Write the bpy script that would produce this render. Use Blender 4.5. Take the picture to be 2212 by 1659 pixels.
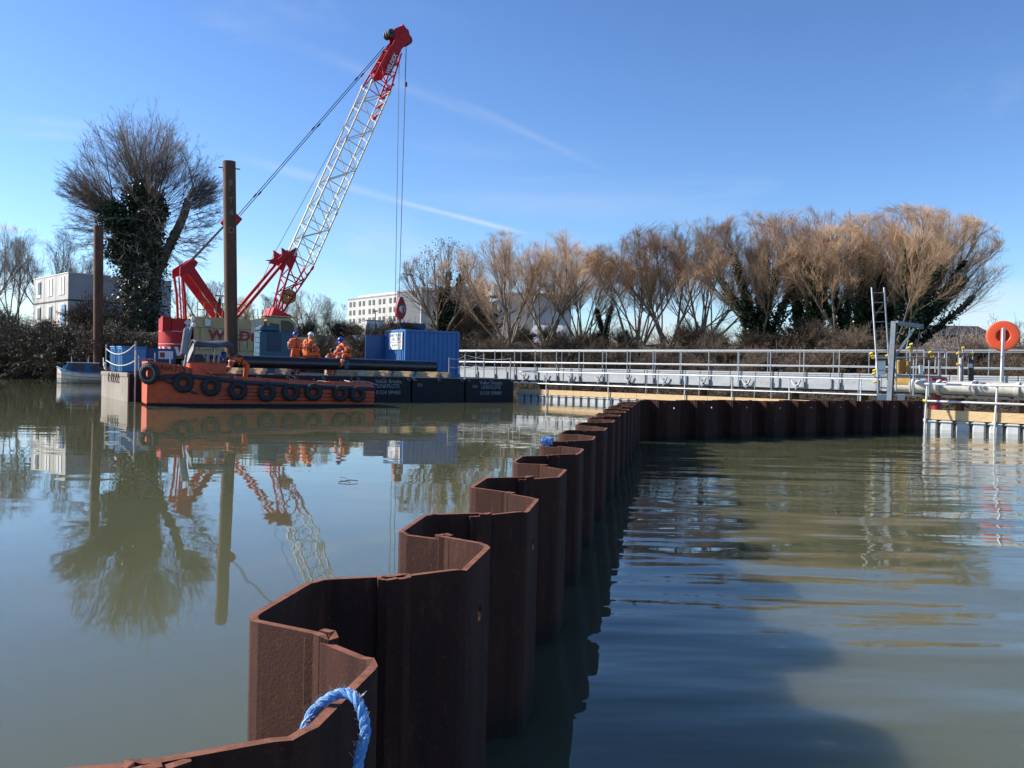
import bpy, math, random
import numpy as np
from mathutils import Vector, Matrix
random.seed(7)
R_ = math.radians
sc = bpy.context.scene
for o in list(bpy.data.objects): bpy.data.objects.remove(o)
col = sc.collection

# ------------------------------------------------------------------ camera
F, CX, CY, H = 1913.0, 1106.0, 829.5, 1.5
pitch, roll = math.atan(26.5 / F), R_(1.3)
fw = np.array([0, math.cos(pitch), -math.sin(pitch)])
up0 = np.array([0, math.sin(pitch), math.cos(pitch)]); rt0 = np.array([1., 0, 0])
rt = rt0 * math.cos(roll) + up0 * math.sin(roll)
up = up0 * math.cos(roll) - rt0 * math.sin(roll)
CO = np.array([0, 0, H])
cam = bpy.data.cameras.new('camera'); camo = bpy.data.objects.new('camera', cam); col.objects.link(camo)
camo.matrix_world = Matrix(((rt[0], up[0], -fw[0], 0), (rt[1], up[1], -fw[1], 0), (rt[2], up[2], -fw[2], H), (0, 0, 0, 1)))
cam.sensor_width = 36; cam.lens = 36 * F / 2212; cam.clip_start = .05; cam.clip_end = 20000
sc.camera = camo
sc.render.resolution_x, sc.render.resolution_y = 1024, 768
def ray(x, y): return fw * F + rt * (x - CX) - up * (y - CY)
def wp(x, y, z): d = ray(x, y); return CO + d * ((z - H) / d[2])
def at(x, y, Y): d = ray(x, y); return CO + d * (Y / d[1])
def V(*a): return np.array(a, float)
def nrm(a): return a / np.linalg.norm(a)

# ------------------------------------------------------------------ world and sun
SUN_EL, SUN_AZ = 31.0, -80.0            # azimuth clockwise from +Y
w = bpy.data.worlds.new('World'); sc.world = w; w.use_nodes = True
nt = w.node_tree; nt.nodes.clear()
def N(t, **k):
    n = nt.nodes.new(t)
    for a, b in k.items(): setattr(n, a, b)
    return n
def wire(a, b): nt.links.new(a, b)
def mth(op, a, b=None, c=None, clamp=False):
    n = N('ShaderNodeMath', operation=op); n.use_clamp = clamp
    for i, x in enumerate((a, b, c)):
        if x is None: continue
        if isinstance(x, (int, float)): n.inputs[i].default_value = x
        else: wire(x, n.inputs[i])
    return n.outputs[0]
def sstep(x, a, b):
    n = N('ShaderNodeMapRange', interpolation_type='SMOOTHSTEP'); wire(x, n.inputs[0])
    n.inputs[1].default_value = a; n.inputs[2].default_value = b; return n.outputs[0]
sky = N('ShaderNodeTexSky', sky_type='NISHITA', sun_disc=False)
sky.sun_elevation = R_(SUN_EL); sky.sun_rotation = R_(SUN_AZ)
sky.altitude = 0; sky.air_density = 1.0; sky.dust_density = 0.25; sky.ozone_density = 3.0
tint = N('ShaderNodeMix', data_type='RGBA', blend_type='MULTIPLY'); tint.inputs[0].default_value = 1; wire(sky.outputs[0], tint.inputs[6]); tint.inputs[7].default_value = (.94, 1.03, 1.17, 1)
gam = N('ShaderNodeGamma'); wire(tint.outputs[2], gam.inputs[0]); gam.inputs[1].default_value = 1.22
tc = N('ShaderNodeTexCoord'); dirv = tc.outputs['Generated']
def dot(v):
    n = N('ShaderNodeVectorMath', operation='DOT_PRODUCT'); wire(dirv, n.inputs[0]); n.inputs[1].default_value = v
    return n.outputs['Value']
def noise(scale, detail=4, sx=(1, 1, 1), rough=.55, dist=0):
    mp = N('ShaderNodeMapping'); wire(dirv, mp.inputs[0]); mp.inputs['Scale'].default_value = sx
    n = N('ShaderNodeTexNoise'); wire(mp.outputs[0], n.inputs[0]); n.inputs['Scale'].default_value = scale
    n.inputs['Detail'].default_value = detail; n.inputs['Roughness'].default_value = rough; n.inputs['Distortion'].default_value = dist
    return n.outputs[0]
def trail(p0, p1, width, amp, soft=.03, seed=9):
    a, b = nrm(ray(*p0)), nrm(ray(*p1)); n = nrm(np.cross(a, b)); m = nrm(a + b); t = nrm(np.cross(n, m)); h = abs(float(b @ t)) + 1e-3
    d = mth('ABSOLUTE', dot(tuple(n)))
    wob = mth('MULTIPLY', noise(seed, 3), width)
    core = sstep(mth('ADD', d, wob), width * 1.9, width * .4)
    ln = sstep(mth('ABSOLUTE', dot(tuple(t))), h + soft, h - soft)
    fr = sstep(dot(tuple(m)), .3, .7)
    return mth('MULTIPLY', mth('MULTIPLY', core, ln), mth('MULTIPLY', fr, mth('MULTIPLY', amp, mth('ADD', .35, noise(14, 3)))))
terms = [trail((880, 440), (1105, 497), .0035, .55), trail((560, 352), (900, 445), .006, .22, .05),
         trail((700, 120), (1060, 260), .008, .13, .12, 5), trail((1020, 230), (1260, 345), .0045, .12, .06, 5),
         trail((-200, 452), (40, 497), .0035, .8, .01), trail((40, 288), (190, 296), .006, .2, .04),
         trail((60, 262), (200, 272), .007, .2, .04)]
cir = mth('MULTIPLY', sstep(noise(2.2, 6, (1, 1.6, 3.5), .6, .6), .56, .82), .16)
elev = N('ShaderNodeSeparateXYZ'); wire(dirv, elev.inputs[0])
low = sstep(elev.outputs[2], .20, .02)
cum = mth('MULTIPLY', mth('MULTIPLY', sstep(noise(5.5, 7, (1, 1, 2.6), .6), .50, .68), low), .62)
tot = mth('ADD', cir, cum)
for q in terms: tot = mth('ADD', tot, q)
tot = mth('MINIMUM', tot, .9)
mx = N('ShaderNodeMix', data_type='RGBA'); wire(tot, mx.inputs[0]); wire(gam.outputs[0], mx.inputs[6]); mx.inputs[7].default_value = (7.6, 8.0, 8.5, 1)
bg = N('ShaderNodeBackground'); bg.inputs[1].default_value = .064; wire(mx.outputs[2], bg.inputs[0])
wo = N('ShaderNodeOutputWorld'); wire(bg.outputs[0], wo.inputs[0])
sl = bpy.data.lights.new('sun', 'SUN'); sl.energy = 4.9; sl.angle = R_(.53); sl.color = (1, .94, .85)
so = bpy.data.objects.new('sun', sl); col.objects.link(so)
sd = V(math.sin(R_(SUN_AZ)) * math.cos(R_(SUN_EL)), math.cos(R_(SUN_AZ)) * math.cos(R_(SUN_EL)), math.sin(R_(SUN_EL)))
so.rotation_euler = Vector(sd).to_track_quat('Z', 'Y').to_euler(); so.location = (-60, 10, 60)
vs = sc.view_settings; vs.view_transform = 'Standard'; vs.look = 'None'; vs.gamma = 1; vs.exposure = 0.8
sc.render.engine = 'CYCLES'

# ------------------------------------------------------------------ materials
def M(name, c, c2=None, r=.6, metal=0, s=3.0, bump=0, bs=40, spec=.5, stretch=(1, 1, 1), c3=None, s3=9, lo=.35, hi=.65, coat=0):
    m = bpy.data.materials.new(name); m.use_nodes = True; t = m.node_tree; b = t.nodes['Principled BSDF']
    b.inputs['Roughness'].default_value = r; b.inputs['Metallic'].default_value = metal
    b.inputs['Specular IOR Level'].default_value = spec; b.inputs['Coat Weight'].default_value = coat
    g = t.nodes.new('ShaderNodeNewGeometry')
    def nz(scale, st, det=5):
        mp = t.nodes.new('ShaderNodeMapping'); mp.inputs['Scale'].default_value = st; t.links.new(g.outputs['Position'], mp.inputs[0])
        n = t.nodes.new('ShaderNodeTexNoise'); n.inputs['Scale'].default_value = scale; n.inputs['Detail'].default_value = det
        n.inputs['Roughness'].default_value = .62; t.links.new(mp.outputs[0], n.inputs[0]); return n.outputs[0]
    def ramp(x, a, d):
        k = t.nodes.new('ShaderNodeMapRange'); t.links.new(x, k.inputs[0]); k.inputs[1].default_value = a; k.inputs[2].default_value = d; return k.outputs[0]
    if c2 is None: c2 = tuple(x * .72 for x in c)
    mix = t.nodes.new('ShaderNodeMix'); mix.data_type = 'RGBA'
    t.links.new(ramp(nz(s, stretch), lo, hi), mix.inputs[0]); mix.inputs[6].default_value = (*c, 1); mix.inputs[7].default_value = (*c2, 1)
    out = mix.outputs[2]
    if c3 is not None:
        m2 = t.nodes.new('ShaderNodeMix'); m2.data_type = 'RGBA'
        t.links.new(ramp(nz(s3, stretch), .56, .7), m2.inputs[0]); t.links.new(out, m2.inputs[6]); m2.inputs[7].default_value = (*c3, 1); out = m2.outputs[2]
    t.links.new(out, b.inputs['Base Color'])
    if bump:
        bn = t.nodes.new('ShaderNodeBump'); bn.inputs['Strength'].default_value = 1; bn.inputs['Distance'].default_value = bump
        t.links.new(nz(bs, (1, 1, 1), 3), bn.inputs['Height']); t.links.new(bn.outputs[0], b.inputs['Normal'])
    return m
m_rust = M('rusted_steel', (.062, .0245, .0165), (.036, .0155, .0115), r=.85, s=4, bump=.0014, bs=150, spec=.2, stretch=(1, 1, .35), c3=(.088, .032, .020), s3=22)
def weather_rust(m):
    t = m.node_tree; b = t.nodes['Principled BSDF']; src = b.inputs['Base Color'].links[0].from_socket
    g = t.nodes.new('ShaderNodeNewGeometry')
    def nz(sc3, scale, det):
        mp = t.nodes.new('ShaderNodeMapping'); mp.inputs['Scale'].default_value = sc3; t.links.new(g.outputs['Position'], mp.inputs[0]); n = t.nodes.new('ShaderNodeTexNoise'); n.inputs['Scale'].default_value = scale; n.inputs['Detail'].default_value = det; t.links.new(mp.outputs[0], n.inputs[0]); return n.outputs[0]
    def mr(x, a, c):
        k = t.nodes.new('ShaderNodeMapRange'); t.links.new(x, k.inputs[0]); k.inputs[1].default_value = a; k.inputs[2].default_value = c; return k.outputs[0]
    def mix(fac, a, colr):
        k = t.nodes.new('ShaderNodeMix'); k.data_type = 'RGBA'; t.links.new(fac, k.inputs[0]); t.links.new(a, k.inputs[6]); k.inputs[7].default_value = (*colr, 1); return k.outputs[2]
    def mul(a, c):
        k = t.nodes.new('ShaderNodeMath'); k.operation = 'MULTIPLY'; t.links.new(a, k.inputs[0])
        if isinstance(c, float): k.inputs[1].default_value = c
        else: t.links.new(c, k.inputs[1])
        return k.outputs[0]
    c = mix(mul(mr(nz((9, 9, .35), 3, 4), .52, .72), .75), src, (.026, .012, .010))       # dark vertical runs
    c = mix(mul(mr(nz((1, 1, 1), 90, 2), .60, .70), .30), c, (.13, .055, .032))            # orange pitting
    c = mix(mul(mr(nz((1, 1, 1), 14, 6), .69, .75), .35), c, (.10, .06, .042))            # pale scabs
    sx = t.nodes.new('ShaderNodeSeparateXYZ'); t.links.new(g.outputs['Position'], sx.inputs[0]); wob = t.nodes.new('ShaderNodeMath'); wob.operation = 'MULTIPLY_ADD'; t.links.new(nz((1, 1, 1), 6, 3), wob.inputs[0]); wob.inputs[1].default_value = -.16; t.links.new(sx.outputs[2], wob.inputs[2])
    c = mix(mul(mr(wob.outputs[0], .10, -.02), .85), c, (.016, .015, .010))                # wet, weedy band at the water line
    t.links.new(c, b.inputs['Base Color'])
weather_rust(m_rust)
m_rust_cut_sunlit = M('rusted_sunlit_cut_edge', (.26, .10, .058), (.15, .06, .036), r=.85, s=30, bump=.001, bs=200, spec=.2)  # cut pile tops: sunlit brightness put into the rust colour
m_rust_tube = M('rusted_tube', (.13, .062, .036), (.075, .035, .022), r=.75, s=1.2, spec=.3, stretch=(1, 1, .25), c3=(.2, .10, .055), s3=6, bump=.002, bs=30)
m_black = M('black_bitumen_paint', (.009, .011, .016), (.014, .015, .019), r=.6, s=2.5, c3=(.026, .023, .02), s3=7, spec=.22)
m_weather = M('weathered_pontoon_paint', (.28, .245, .205), (.21, .175, .135), r=.8, s=1.6, stretch=(1, 1, .35), c3=(.22, .15, .095), s3=4)
m_tyre = M('tyre_rubber', (.016, .016, .018), (.035, .034, .034), r=.8, s=9)
m_orange = M('orange_boat_paint', (.64, .088, .022), (.48, .064, .018), r=.5, s=3, c3=(.30, .055, .022), s3=6)
m_red = M('red_crane_paint', (.52, .010, .014), (.38, .009, .012), r=.5, s=4, spec=.3, c3=(.30, .02, .02), s3=14)
m_cream = M('cream_crane_paint', (.60, .41, .18), (.48, .32, .14), r=.55, s=2, c3=(.36, .29, .19), s3=8)
m_boom = M('cream_boom_paint', (.72, .63, .43), (.58, .49, .32), r=.5, s=5, c3=(.33, .20, .11), s3=12)
m_white = M('white_paint', (.78, .78, .76), (.66, .66, .64), r=.55, s=3)
m_wire = M('steel_wire', (.05, .05, .052), r=.5, metal=.6)
m_dark = M('dark_steel', (.035, .034, .036), (.06, .055, .05), r=.6, s=8)
m_blue = M('blue_container_paint', (.014, .125, .35), (.018, .15, .39), r=.5, s=2.2, c3=(.06, .13, .24), s3=9)
m_blue2 = M('faded_blue_paint', (.05, .20, .42), (.09, .27, .48), r=.65, s=2.5, c3=(.16, .14, .13), s3=7)
m_teal = M('teal_machine_paint', (.014, .072, .115), (.02, .09, .145), r=.5, s=3, c3=(.03, .06, .08), s3=6)
m_galv = M('galvanised_steel', (.34, .36, .375), (.26, .28, .295), r=.5, metal=.35, s=8)
m_alu = M('aluminium_beam', (.40, .42, .43), (.33, .345, .355), r=.55, metal=.1, s=1.2, stretch=(1, 1, 3), c3=(.24, .245, .24), s3=5)
m_wood = M('pale_timber', (.66, .47, .25), (.52, .35, .17), r=.75, s=4, stretch=(1, 1, 6), c3=(.38, .24, .11), s3=10)
m_wood_old = M('weathered_timber', (.40, .30, .19), (.26, .19, .12), r=.8, s=6, stretch=(1, 1, 4))
m_float = M('grey_plastic_float', (.50, .52, .52), (.42, .43, .42), r=.5, s=3)
m_pipe = M('black_plastic_pipe', (.011, .012, .017), (.02, .02, .026), r=.33, s=2, bump=.001, bs=8)
m_gpipe = M('pale_grey_pipe', (.60, .57, .50), (.48, .45, .39), r=.5, s=2.2, c3=(.36, .33, .28), s3=6)
m_yellow = M('yellow_plastic', (.80, .55, .03), (.66, .42, .02), r=.5, s=8)
m_amber = M('amber_machine_paint', (.36, .21, .04), (.27, .15, .03), r=.5, s=5)
m_valve = M('dark_red_paint', (.30, .012, .022), (.2, .01, .016), r=.45, s=5)
m_ring = M('lifebuoy_orange', (.85, .11, .035), (.78, .095, .03), r=.45, s=2)
m_ringin = M('lifebuoy_recess_red', (.40, .02, .012), r=.5)
m_rope = M('blue_polypropylene', (.06, .22, .58), (.16, .38, .70), r=.55, s=70, stretch=(1, 1, 1), c3=(.42, .55, .70), s3=150, bump=.001, bs=700)
m_ropew = M('pale_rope', (.55, .54, .50), (.4, .39, .36), r=.8, s=20)
m_ropet = M('turquoise_rope', (.10, .45, .50), r=.7)
m_hiviz = M('orange_workwear', (.80, .14, .02), (.62, .10, .018), r=.75, s=9)
m_skin = M('skin', (.50, .29, .21), r=.6)
m_strap = M('dark_harness', (.06, .025, .02), r=.7)
m_hblue = M('blue_helmet', (.015, .06, .36), r=.35)
m_hwhite = M('white_helmet', (.80, .82, .86), r=.35)
m_hair = M('dark_hair', (.02, .016, .013), r=.7)
m_canopy = M('grey_canvas', (.05, .055, .075), (.085, .09, .11), r=.7, s=3)
m_rail_sunlit = M('sunlit_scaffold_tube', (.66, .67, .67), (.52, .53, .53), r=.45, metal=.2, s=7)  # float rails: sunlight on the tubes put into a paler colour
m_mast_shade = M('shaded_aluminium', (.26, .28, .30), (.18, .19, .21), r=.5, metal=.3, s=6)  # mast and light board: shade put into a darker metal colour
m_glass = M('dark_window_glass', (.012, .016, .022), r=.15, spec=.25)
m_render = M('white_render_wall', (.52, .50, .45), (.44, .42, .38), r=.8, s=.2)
m_grey_shade = M('grey_and_shaded_wall', (.13, .135, .15), (.10, .105, .12), r=.7, s=.3)  # grey tone; on the apartment wings their shade is put into the colour
m_roofgrey = M('grey_roof', (.30, .32, .36), r=.6, s=.4)
m_cabin = M('white_cabin_panel', (.50, .48, .44), (.42, .40, .36), r=.65, s=1.2)
m_cabin_shade = M('shaded_cabin_panel', (.40, .375, .40), (.34, .32, .345), r=.7, s=1)  # cabin side away from the sun: shade put into the panel colour
m_carw = M('white_car_paint', (.78, .79, .80), r=.3, coat=.5)
m_barrier = M('red_barrier_plastic', (.5, .05, .03), r=.6)
m_green = M('green_boat_cover', (.05, .18, .08), r=.6)
m_bark = M('grey_brown_bark', (.115, .088, .060), (.075, .056, .040), r=.9, s=2, bump=.02, bs=6)
m_twig = M('brown_twigs', (.125, .088, .062), (.085, .060, .044), r=.9, s=.8)
m_twigr = M('russet_willow_twigs', (.50, .325, .19), (.38, .25, .155), r=.85, s=.35)
m_twigg = M('grey_twigs', (.17, .138, .115), (.23, .185, .15), r=.9, s=.6)
m_ivy = M('ivy_leaves', (.030, .052, .016), (.018, .034, .010), r=.42, s=1.6, c3=(.062, .085, .022), s3=3)
m_bramble = M('bramble_stems', (.115, .078, .048), (.065, .046, .032), r=.9, s=.5, c3=(.17, .115, .06), s3=1.4)
m_brush = M('dull_green_leaves', (.045, .050, .018), (.07, .062, .026), r=.7, s=.7)
m_letter_r = M('red_lettering', (.42, .02, .02), r=.5)
m_letter_w = M('white_lettering', (.75, .76, .78), r=.6)
m_letter_g = M('worn_white_lettering', (.34, .37, .42), (.16, .18, .22), r=.7, s=14)
m_letter_k = M('dark_lettering', (.03, .03, .06), r=.6)
m_letter_f = M('faded_red_lettering', (.07, .010, .010), r=.6)

# ------------------------------------------------------------------ mesh helpers
WL = {}
def wloc(o): return WL.get(o.name, V(0, 0, 0)) if o is not None else V(0, 0, 0)
def link(o, parent, world):
    col.objects.link(o); WL[o.name] = V(*world)
    if parent is not None: o.parent = parent
    o.location = V(*world) - wloc(parent)
def tag(o, label=None, cat=None, group=None, kind=None):
    if label: o['label'] = label
    if cat: o['category'] = cat
    if group: o['group'] = group
    if kind: o['kind'] = kind
    return o
def thing(name, loc, label, cat, group=None):
    o = bpy.data.objects.new(name, None); o.empty_display_size = .3
    link(o, None, loc); return tag(o, label, cat, group)
class Fr:
    def __init__(s, o, ux=(1, 0, 0), uz=(0, 0, 1)):
        s.o = V(*o); s.x = nrm(V(*ux)); s.z = nrm(V(*uz)); s.y = np.cross(s.z, s.x)
    def __call__(s, x, y, z): return s.o + s.x * x + s.y * y + s.z * z
    def sub(s, x, y, z, ang=0):
        c, n = math.cos(ang), math.sin(ang); return Fr(s(x, y, z), s.x * c + s.y * n, s.z)
W0 = Fr((0, 0, 0))
class MB:
    def __init__(s): s.v = []; s.f = []; s.m = []; s.mi = 0
    def add(s, vs_, fs):
        b = len(s.v); s.v.extend([tuple(map(float, q)) for q in vs_]); s.f.extend([tuple(b + i for i in q) for q in fs]); s.m.extend([s.mi] * len(fs)); return s
    def box(s, c, d, fr=W0, bev=0):
        x, y, z = c; a, b, e = d[0] / 2, d[1] / 2, d[2] / 2
        if bev <= 0:
            P = [fr(x + i * a, y + j * b, z + k * e) for i in (-1, 1) for j in (-1, 1) for k in (-1, 1)]
            return s.add(P, [(0, 1, 3, 2), (4, 6, 7, 5), (0, 4, 5, 1), (2, 3, 7, 6), (0, 2, 6, 4), (1, 5, 7, 3)])
        q = min(bev, a * .9, b * .9, e * .9); P = []; idx = {}
        for i in (-1, 1):
            for j in (-1, 1):
                for k in (-1, 1):
                    for ax in range(3):
                        h = [a - q, b - q, e - q]; h[ax] = (a, b, e)[ax]
                        idx[(i, j, k, ax)] = len(P); P.append(fr(x + i * h[0], y + j * h[1], z + k * h[2]))
        fs = []
        sg = (-1, 1)
        for i in sg:
            l = [idx[(i, -1, -1, 0)], idx[(i, 1, -1, 0)], idx[(i, 1, 1, 0)], idx[(i, -1, 1, 0)]]; fs.append(l if i > 0 else l[::-1])
            l = [idx[(-1, i, -1, 1)], idx[(-1, i, 1, 1)], idx[(1, i, 1, 1)], idx[(1, i, -1, 1)]]; fs.append(l if i > 0 else l[::-1])
            l = [idx[(-1, -1, i, 2)], idx[(1, -1, i, 2)], idx[(1, 1, i, 2)], idx[(-1, 1, i, 2)]]; fs.append(l if i > 0 else l[::-1])
            for j in sg:
                l = [idx[(i, j, -1, 0)], idx[(i, j, -1, 1)], idx[(i, j, 1, 1)], idx[(i, j, 1, 0)]]; fs.append(l if i * j > 0 else l[::-1])
                l = [idx[(i, -1, j, 0)], idx[(i, 1, j, 0)], idx[(i, 1, j, 2)], idx[(i, -1, j, 2)]]; fs.append(l if i * j > 0 else l[::-1])
                l = [idx[(-1, i, j, 1)], idx[(-1, i, j, 2)], idx[(1, i, j, 2)], idx[(1, i, j, 1)]]; fs.append(l if i * j > 0 else l[::-1])
                for k in sg:
                    l = [idx[(i, j, k, 0)], idx[(i, j, k, 1)], idx[(i, j, k, 2)]]; fs.append(l if i * j * k > 0 else l[::-1])
        return s.add(P, fs)
    def tube(s, p0, p1, r0, r1=None, n=8, caps=True):
        return s.path([p0, p1], [r0, r0 if r1 is None else r1], n, caps)
    def path(s, pts, r, n=8, caps=True):
        pts = [V(*p) for p in pts]; k = len(pts); rr = r if isinstance(r, (list, tuple)) else [r] * k
        t0 = nrm(pts[1] - pts[0]); u = np.cross(t0, V(0, 0, 1))
        if np.linalg.norm(u) < .05: u = np.cross(t0, V(1, 0, 0))
        u = nrm(u); P = []
        for i in range(k):
            t = nrm(pts[min(i + 1, k - 1)] - pts[max(i - 1, 0)]); u = nrm(u - t * (u @ t)); v = np.cross(t, u)
            for j in range(n):
                a = 2 * math.pi * j / n; P.append(pts[i] + (u * math.cos(a) + v * math.sin(a)) * rr[i])
        fs = [(i * n + j, i * n + (j + 1) % n, (i + 1) * n + (j + 1) % n, (i + 1) * n + j) for i in range(k - 1) for j in range(n)]
        if caps: fs += [tuple(range(n))[::-1], tuple((k - 1) * n + j for j in range(n))]
        return s.add(P, fs)
    def prism(s, poly, vec):
        poly = [V(*p) for p in poly]; vec = V(*vec); n = len(poly)
        P = poly + [p + vec for p in poly]
        return s.add(P, [tuple(range(n))[::-1], tuple(range(n, 2 * n))] + [(i, (i + 1) % n, n + (i + 1) % n, n + i) for i in range(n)])
    def torus(s, c, ax, R, r, n=20, k=8, flat=1.0):
        ax = nrm(V(*ax)); u = nrm(np.cross(ax, V(0.1, .2, 1))); v = np.cross(ax, u); P = []
        for i in range(n):
            a = 2 * math.pi * i / n; d = u * math.cos(a) + v * math.sin(a)
            for j in range(k):
                b = 2 * math.pi * j / k; P.append(V(*c) + d * (R + r * math.cos(b)) + ax * r * flat * math.sin(b))
        return s.add(P, [(i * k + j, ((i + 1) % n) * k + j, ((i + 1) % n) * k + (j + 1) % k, i * k + (j + 1) % k) for i in range(n) for j in range(k)])
    def lathe(s, c, prof, ax=(0, 0, 1), n=16):
        ax = nrm(V(*ax)); u = np.cross(ax, V(0, 0, 1))
        if np.linalg.norm(u) < .05: u = V(1, 0, 0)
        u = nrm(u); v = np.cross(ax, u); P = []; k = len(prof)
        for r, h in prof:
            for j in range(n):
                a = 2 * math.pi * j / n; P.append(V(*c) + ax * h + (u * math.cos(a) + v * math.sin(a)) * r)
        return s.add(P, [(i * n + j, i * n + (j + 1) % n, (i + 1) * n + (j + 1) % n, (i + 1) * n + j) for i in range(k - 1) for j in range(n)])
    def build(s, name, mat, parent=None, smooth=False, org=None):
        P = np.array(s.v); 
        if org is None: org = (P.min(0) + P.max(0)) / 2 * V(1, 1, 0) + V(0, 0, P[:, 2].min())
        me = bpy.data.meshes.new(name); me.from_pydata([tuple(q) for q in P - V(*org)], [], s.f)
        for q in (mat if isinstance(mat, (list, tuple)) else [mat]): me.materials.append(q)
        if isinstance(mat, (list, tuple)): me.polygons.foreach_set('material_index', s.m)
        if smooth:
            me.polygons.foreach_set('use_smooth', [True] * len(s.f)); me.set_sharp_from_angle(angle=R_(40))
        me.update()
        o = bpy.data.objects.new(name, me); link(o, parent, org); return o
def tubes(name, mat, segs, r, parent=None, n=6):
    b = MB()
    for p0, p1 in segs: b.tube(p0, p1, r, n=n)
    return b.build(name, mat, parent, smooth=True)
def sag(p0, p1, drop, n=8):
    p0, p1 = V(*p0), V(*p1); return [p0 + (p1 - p0) * (i / n) - V(0, 0, drop * 4 * (i / n) * (1 - i / n)) for i in range(n + 1)]
def text(s, c, right, upv, size, mat, parent, name='lettering', sx=1.0, align='CENTER'):
    cu = bpy.data.curves.new('txt', 'FONT'); cu.body = s; cu.size = size; cu.align_x = align; cu.align_y = 'CENTER'; cu.extrude = .004; cu.offset = .03 if size > .6 else (.01 if size > .4 else 0); cu.resolution_u = 3
    ob = bpy.data.objects.new('txt', cu); col.objects.link(ob)
    me = bpy.data.meshes.new_from_object(ob.evaluated_get(bpy.context.evaluated_depsgraph_get()))
    bpy.data.objects.remove(ob)
    r, u = nrm(V(*right)), nrm(V(*upv)); n = np.cross(r, u)
    A = np.empty(len(me.vertices) * 3, np.float32); me.vertices.foreach_get('co', A); A = A.reshape(-1, 3)
    P = A[:, :1] * r * sx + A[:, 1:2] * u + A[:, 2:] * n
    me.vertices.foreach_set('co', P.astype(np.float32).ravel()); me.materials.clear(); me.materials.append(mat); me.update()
    o = bpy.data.objects.new(name, me); link(o, parent, V(*c)); return o

# ------------------------------------------------------------------ vegetation generator (all numpy)
def grow(rng, P, D, L, n, wig, trop):
    Np = len(P); pts = np.empty((Np, n + 1, 3)); pts[:, 0] = P; d = D / np.linalg.norm(D, axis=1, keepdims=True)
    for i in range(n):
        d = d + rng.normal(0, wig, (Np, 3)) + np.array([0, 0, 1.]) * trop
        d /= np.linalg.norm(d, axis=1, keepdims=True); pts[:, i + 1] = pts[:, i] + d * (L / n)[:, None]
    return pts
def spawn(rng, pts, L, R, cnt, t0, ang, lr, rr, lvar=.35, t1=1.0):
    Np, n1, _ = pts.shape; n = n1 - 1
    t = rng.uniform(t0, t1, (Np, cnt)) * n * .999; i = t.astype(int); f = (t - i)[..., None]
    idx = np.arange(Np)[:, None]; a = pts[idx, i]; b = pts[idx, i + 1]; P = (a + (b - a) * f).reshape(-1, 3)
    T = (b - a).reshape(-1, 3); T /= np.linalg.norm(T, axis=1, keepdims=True) + 1e-9
    q = rng.normal(0, 1, T.shape); q -= T * (q * T).sum(1, keepdims=True); q /= np.linalg.norm(q, axis=1, keepdims=True) + 1e-9
    an = (ang * rng.uniform(.6, 1.3, len(T)))[:, None]; D = T * np.cos(an) + q * np.sin(an)
    tt = (t / n).reshape(-1)
    Lc = np.repeat(L, cnt) * lr * (1 - .45 * tt) * rng.uniform(1 - lvar, 1 + lvar, len(T)); Rc = np.repeat(R, cnt) * rr * (1 - .4 * tt)
    return P, D, Lc, Rc
class Bag:
    def __init__(s): s.V = []; s.F = []; s.o = 0
    def tubes(s, pts, r0, r1, k=3):
        Np, n1, _ = pts.shape; t = np.gradient(pts, axis=1); t /= np.linalg.norm(t, axis=2, keepdims=True) + 1e-9
        ref = np.array([.31, .93, .2]); u = np.cross(t, ref); u /= np.linalg.norm(u, axis=2, keepdims=True) + 1e-9; v = np.cross(t, u)
        rad = np.asarray(r0)[:, None] + (np.asarray(r1) - np.asarray(r0))[:, None] * np.linspace(0, 1, n1)[None]
        a = np.arange(k) * 2 * math.pi / k
        ring = pts[:, :, None] + (u[:, :, None] * np.cos(a)[None, None, :, None] + v[:, :, None] * np.sin(a)[None, None, :, None]) * rad[:, :, None, None]
        s.V.append(ring.reshape(-1, 3)); base = s.o + np.arange(Np)[:, None, None] * (n1 * k) + np.arange(n1 - 1)[None, :, None] * k
        j = np.arange(k)[None, None]; j2 = (j + 1) % k
        s.F.append(np.stack([base + j, base + j2, base + k + j2, base + k + j], -1).reshape(-1, 4)); s.o += Np * n1 * k
    def leaves(s, rng, C, size, up=.3):
        n = len(C); a = rng.normal(0, 1, (n, 3)); a /= np.linalg.norm(a, axis=1, keepdims=True); b = rng.normal(0, 1, (n, 3)); b -= a * (a * b).sum(1, keepdims=True); b /= np.linalg.norm(b, axis=1, keepdims=True)
        z = (size * rng.uniform(.6, 1.3, n))[:, None]; a = a * z; b = b * z * .8
        s.V.append(np.stack([C - a, C - b * .9 , C + a, C + b], 1).reshape(-1, 3)); s.F.append(s.o + np.arange(n * 4).reshape(n, 4)); s.o += n * 4
    def mesh(s, name, mat, smooth=False):
        Vv = np.concatenate(s.V).astype(np.float32); Ff = np.concatenate(s.F).astype(np.int32); me = bpy.data.meshes.new(name)
        me.vertices.add(len(Vv)); me.vertices.foreach_set('co', Vv.ravel()); me.loops.add(Ff.size); me.loops.foreach_set('vertex_index', Ff.ravel())
        me.polygons.add(len(Ff)); me.polygons.foreach_set('loop_start', np.arange(len(Ff), dtype=np.int32) * 4); 
        me.polygons.foreach_set('use_smooth', np.full(len(Ff), smooth)); me.update(calc_edges=True); me.materials.append(mat); return me
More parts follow.
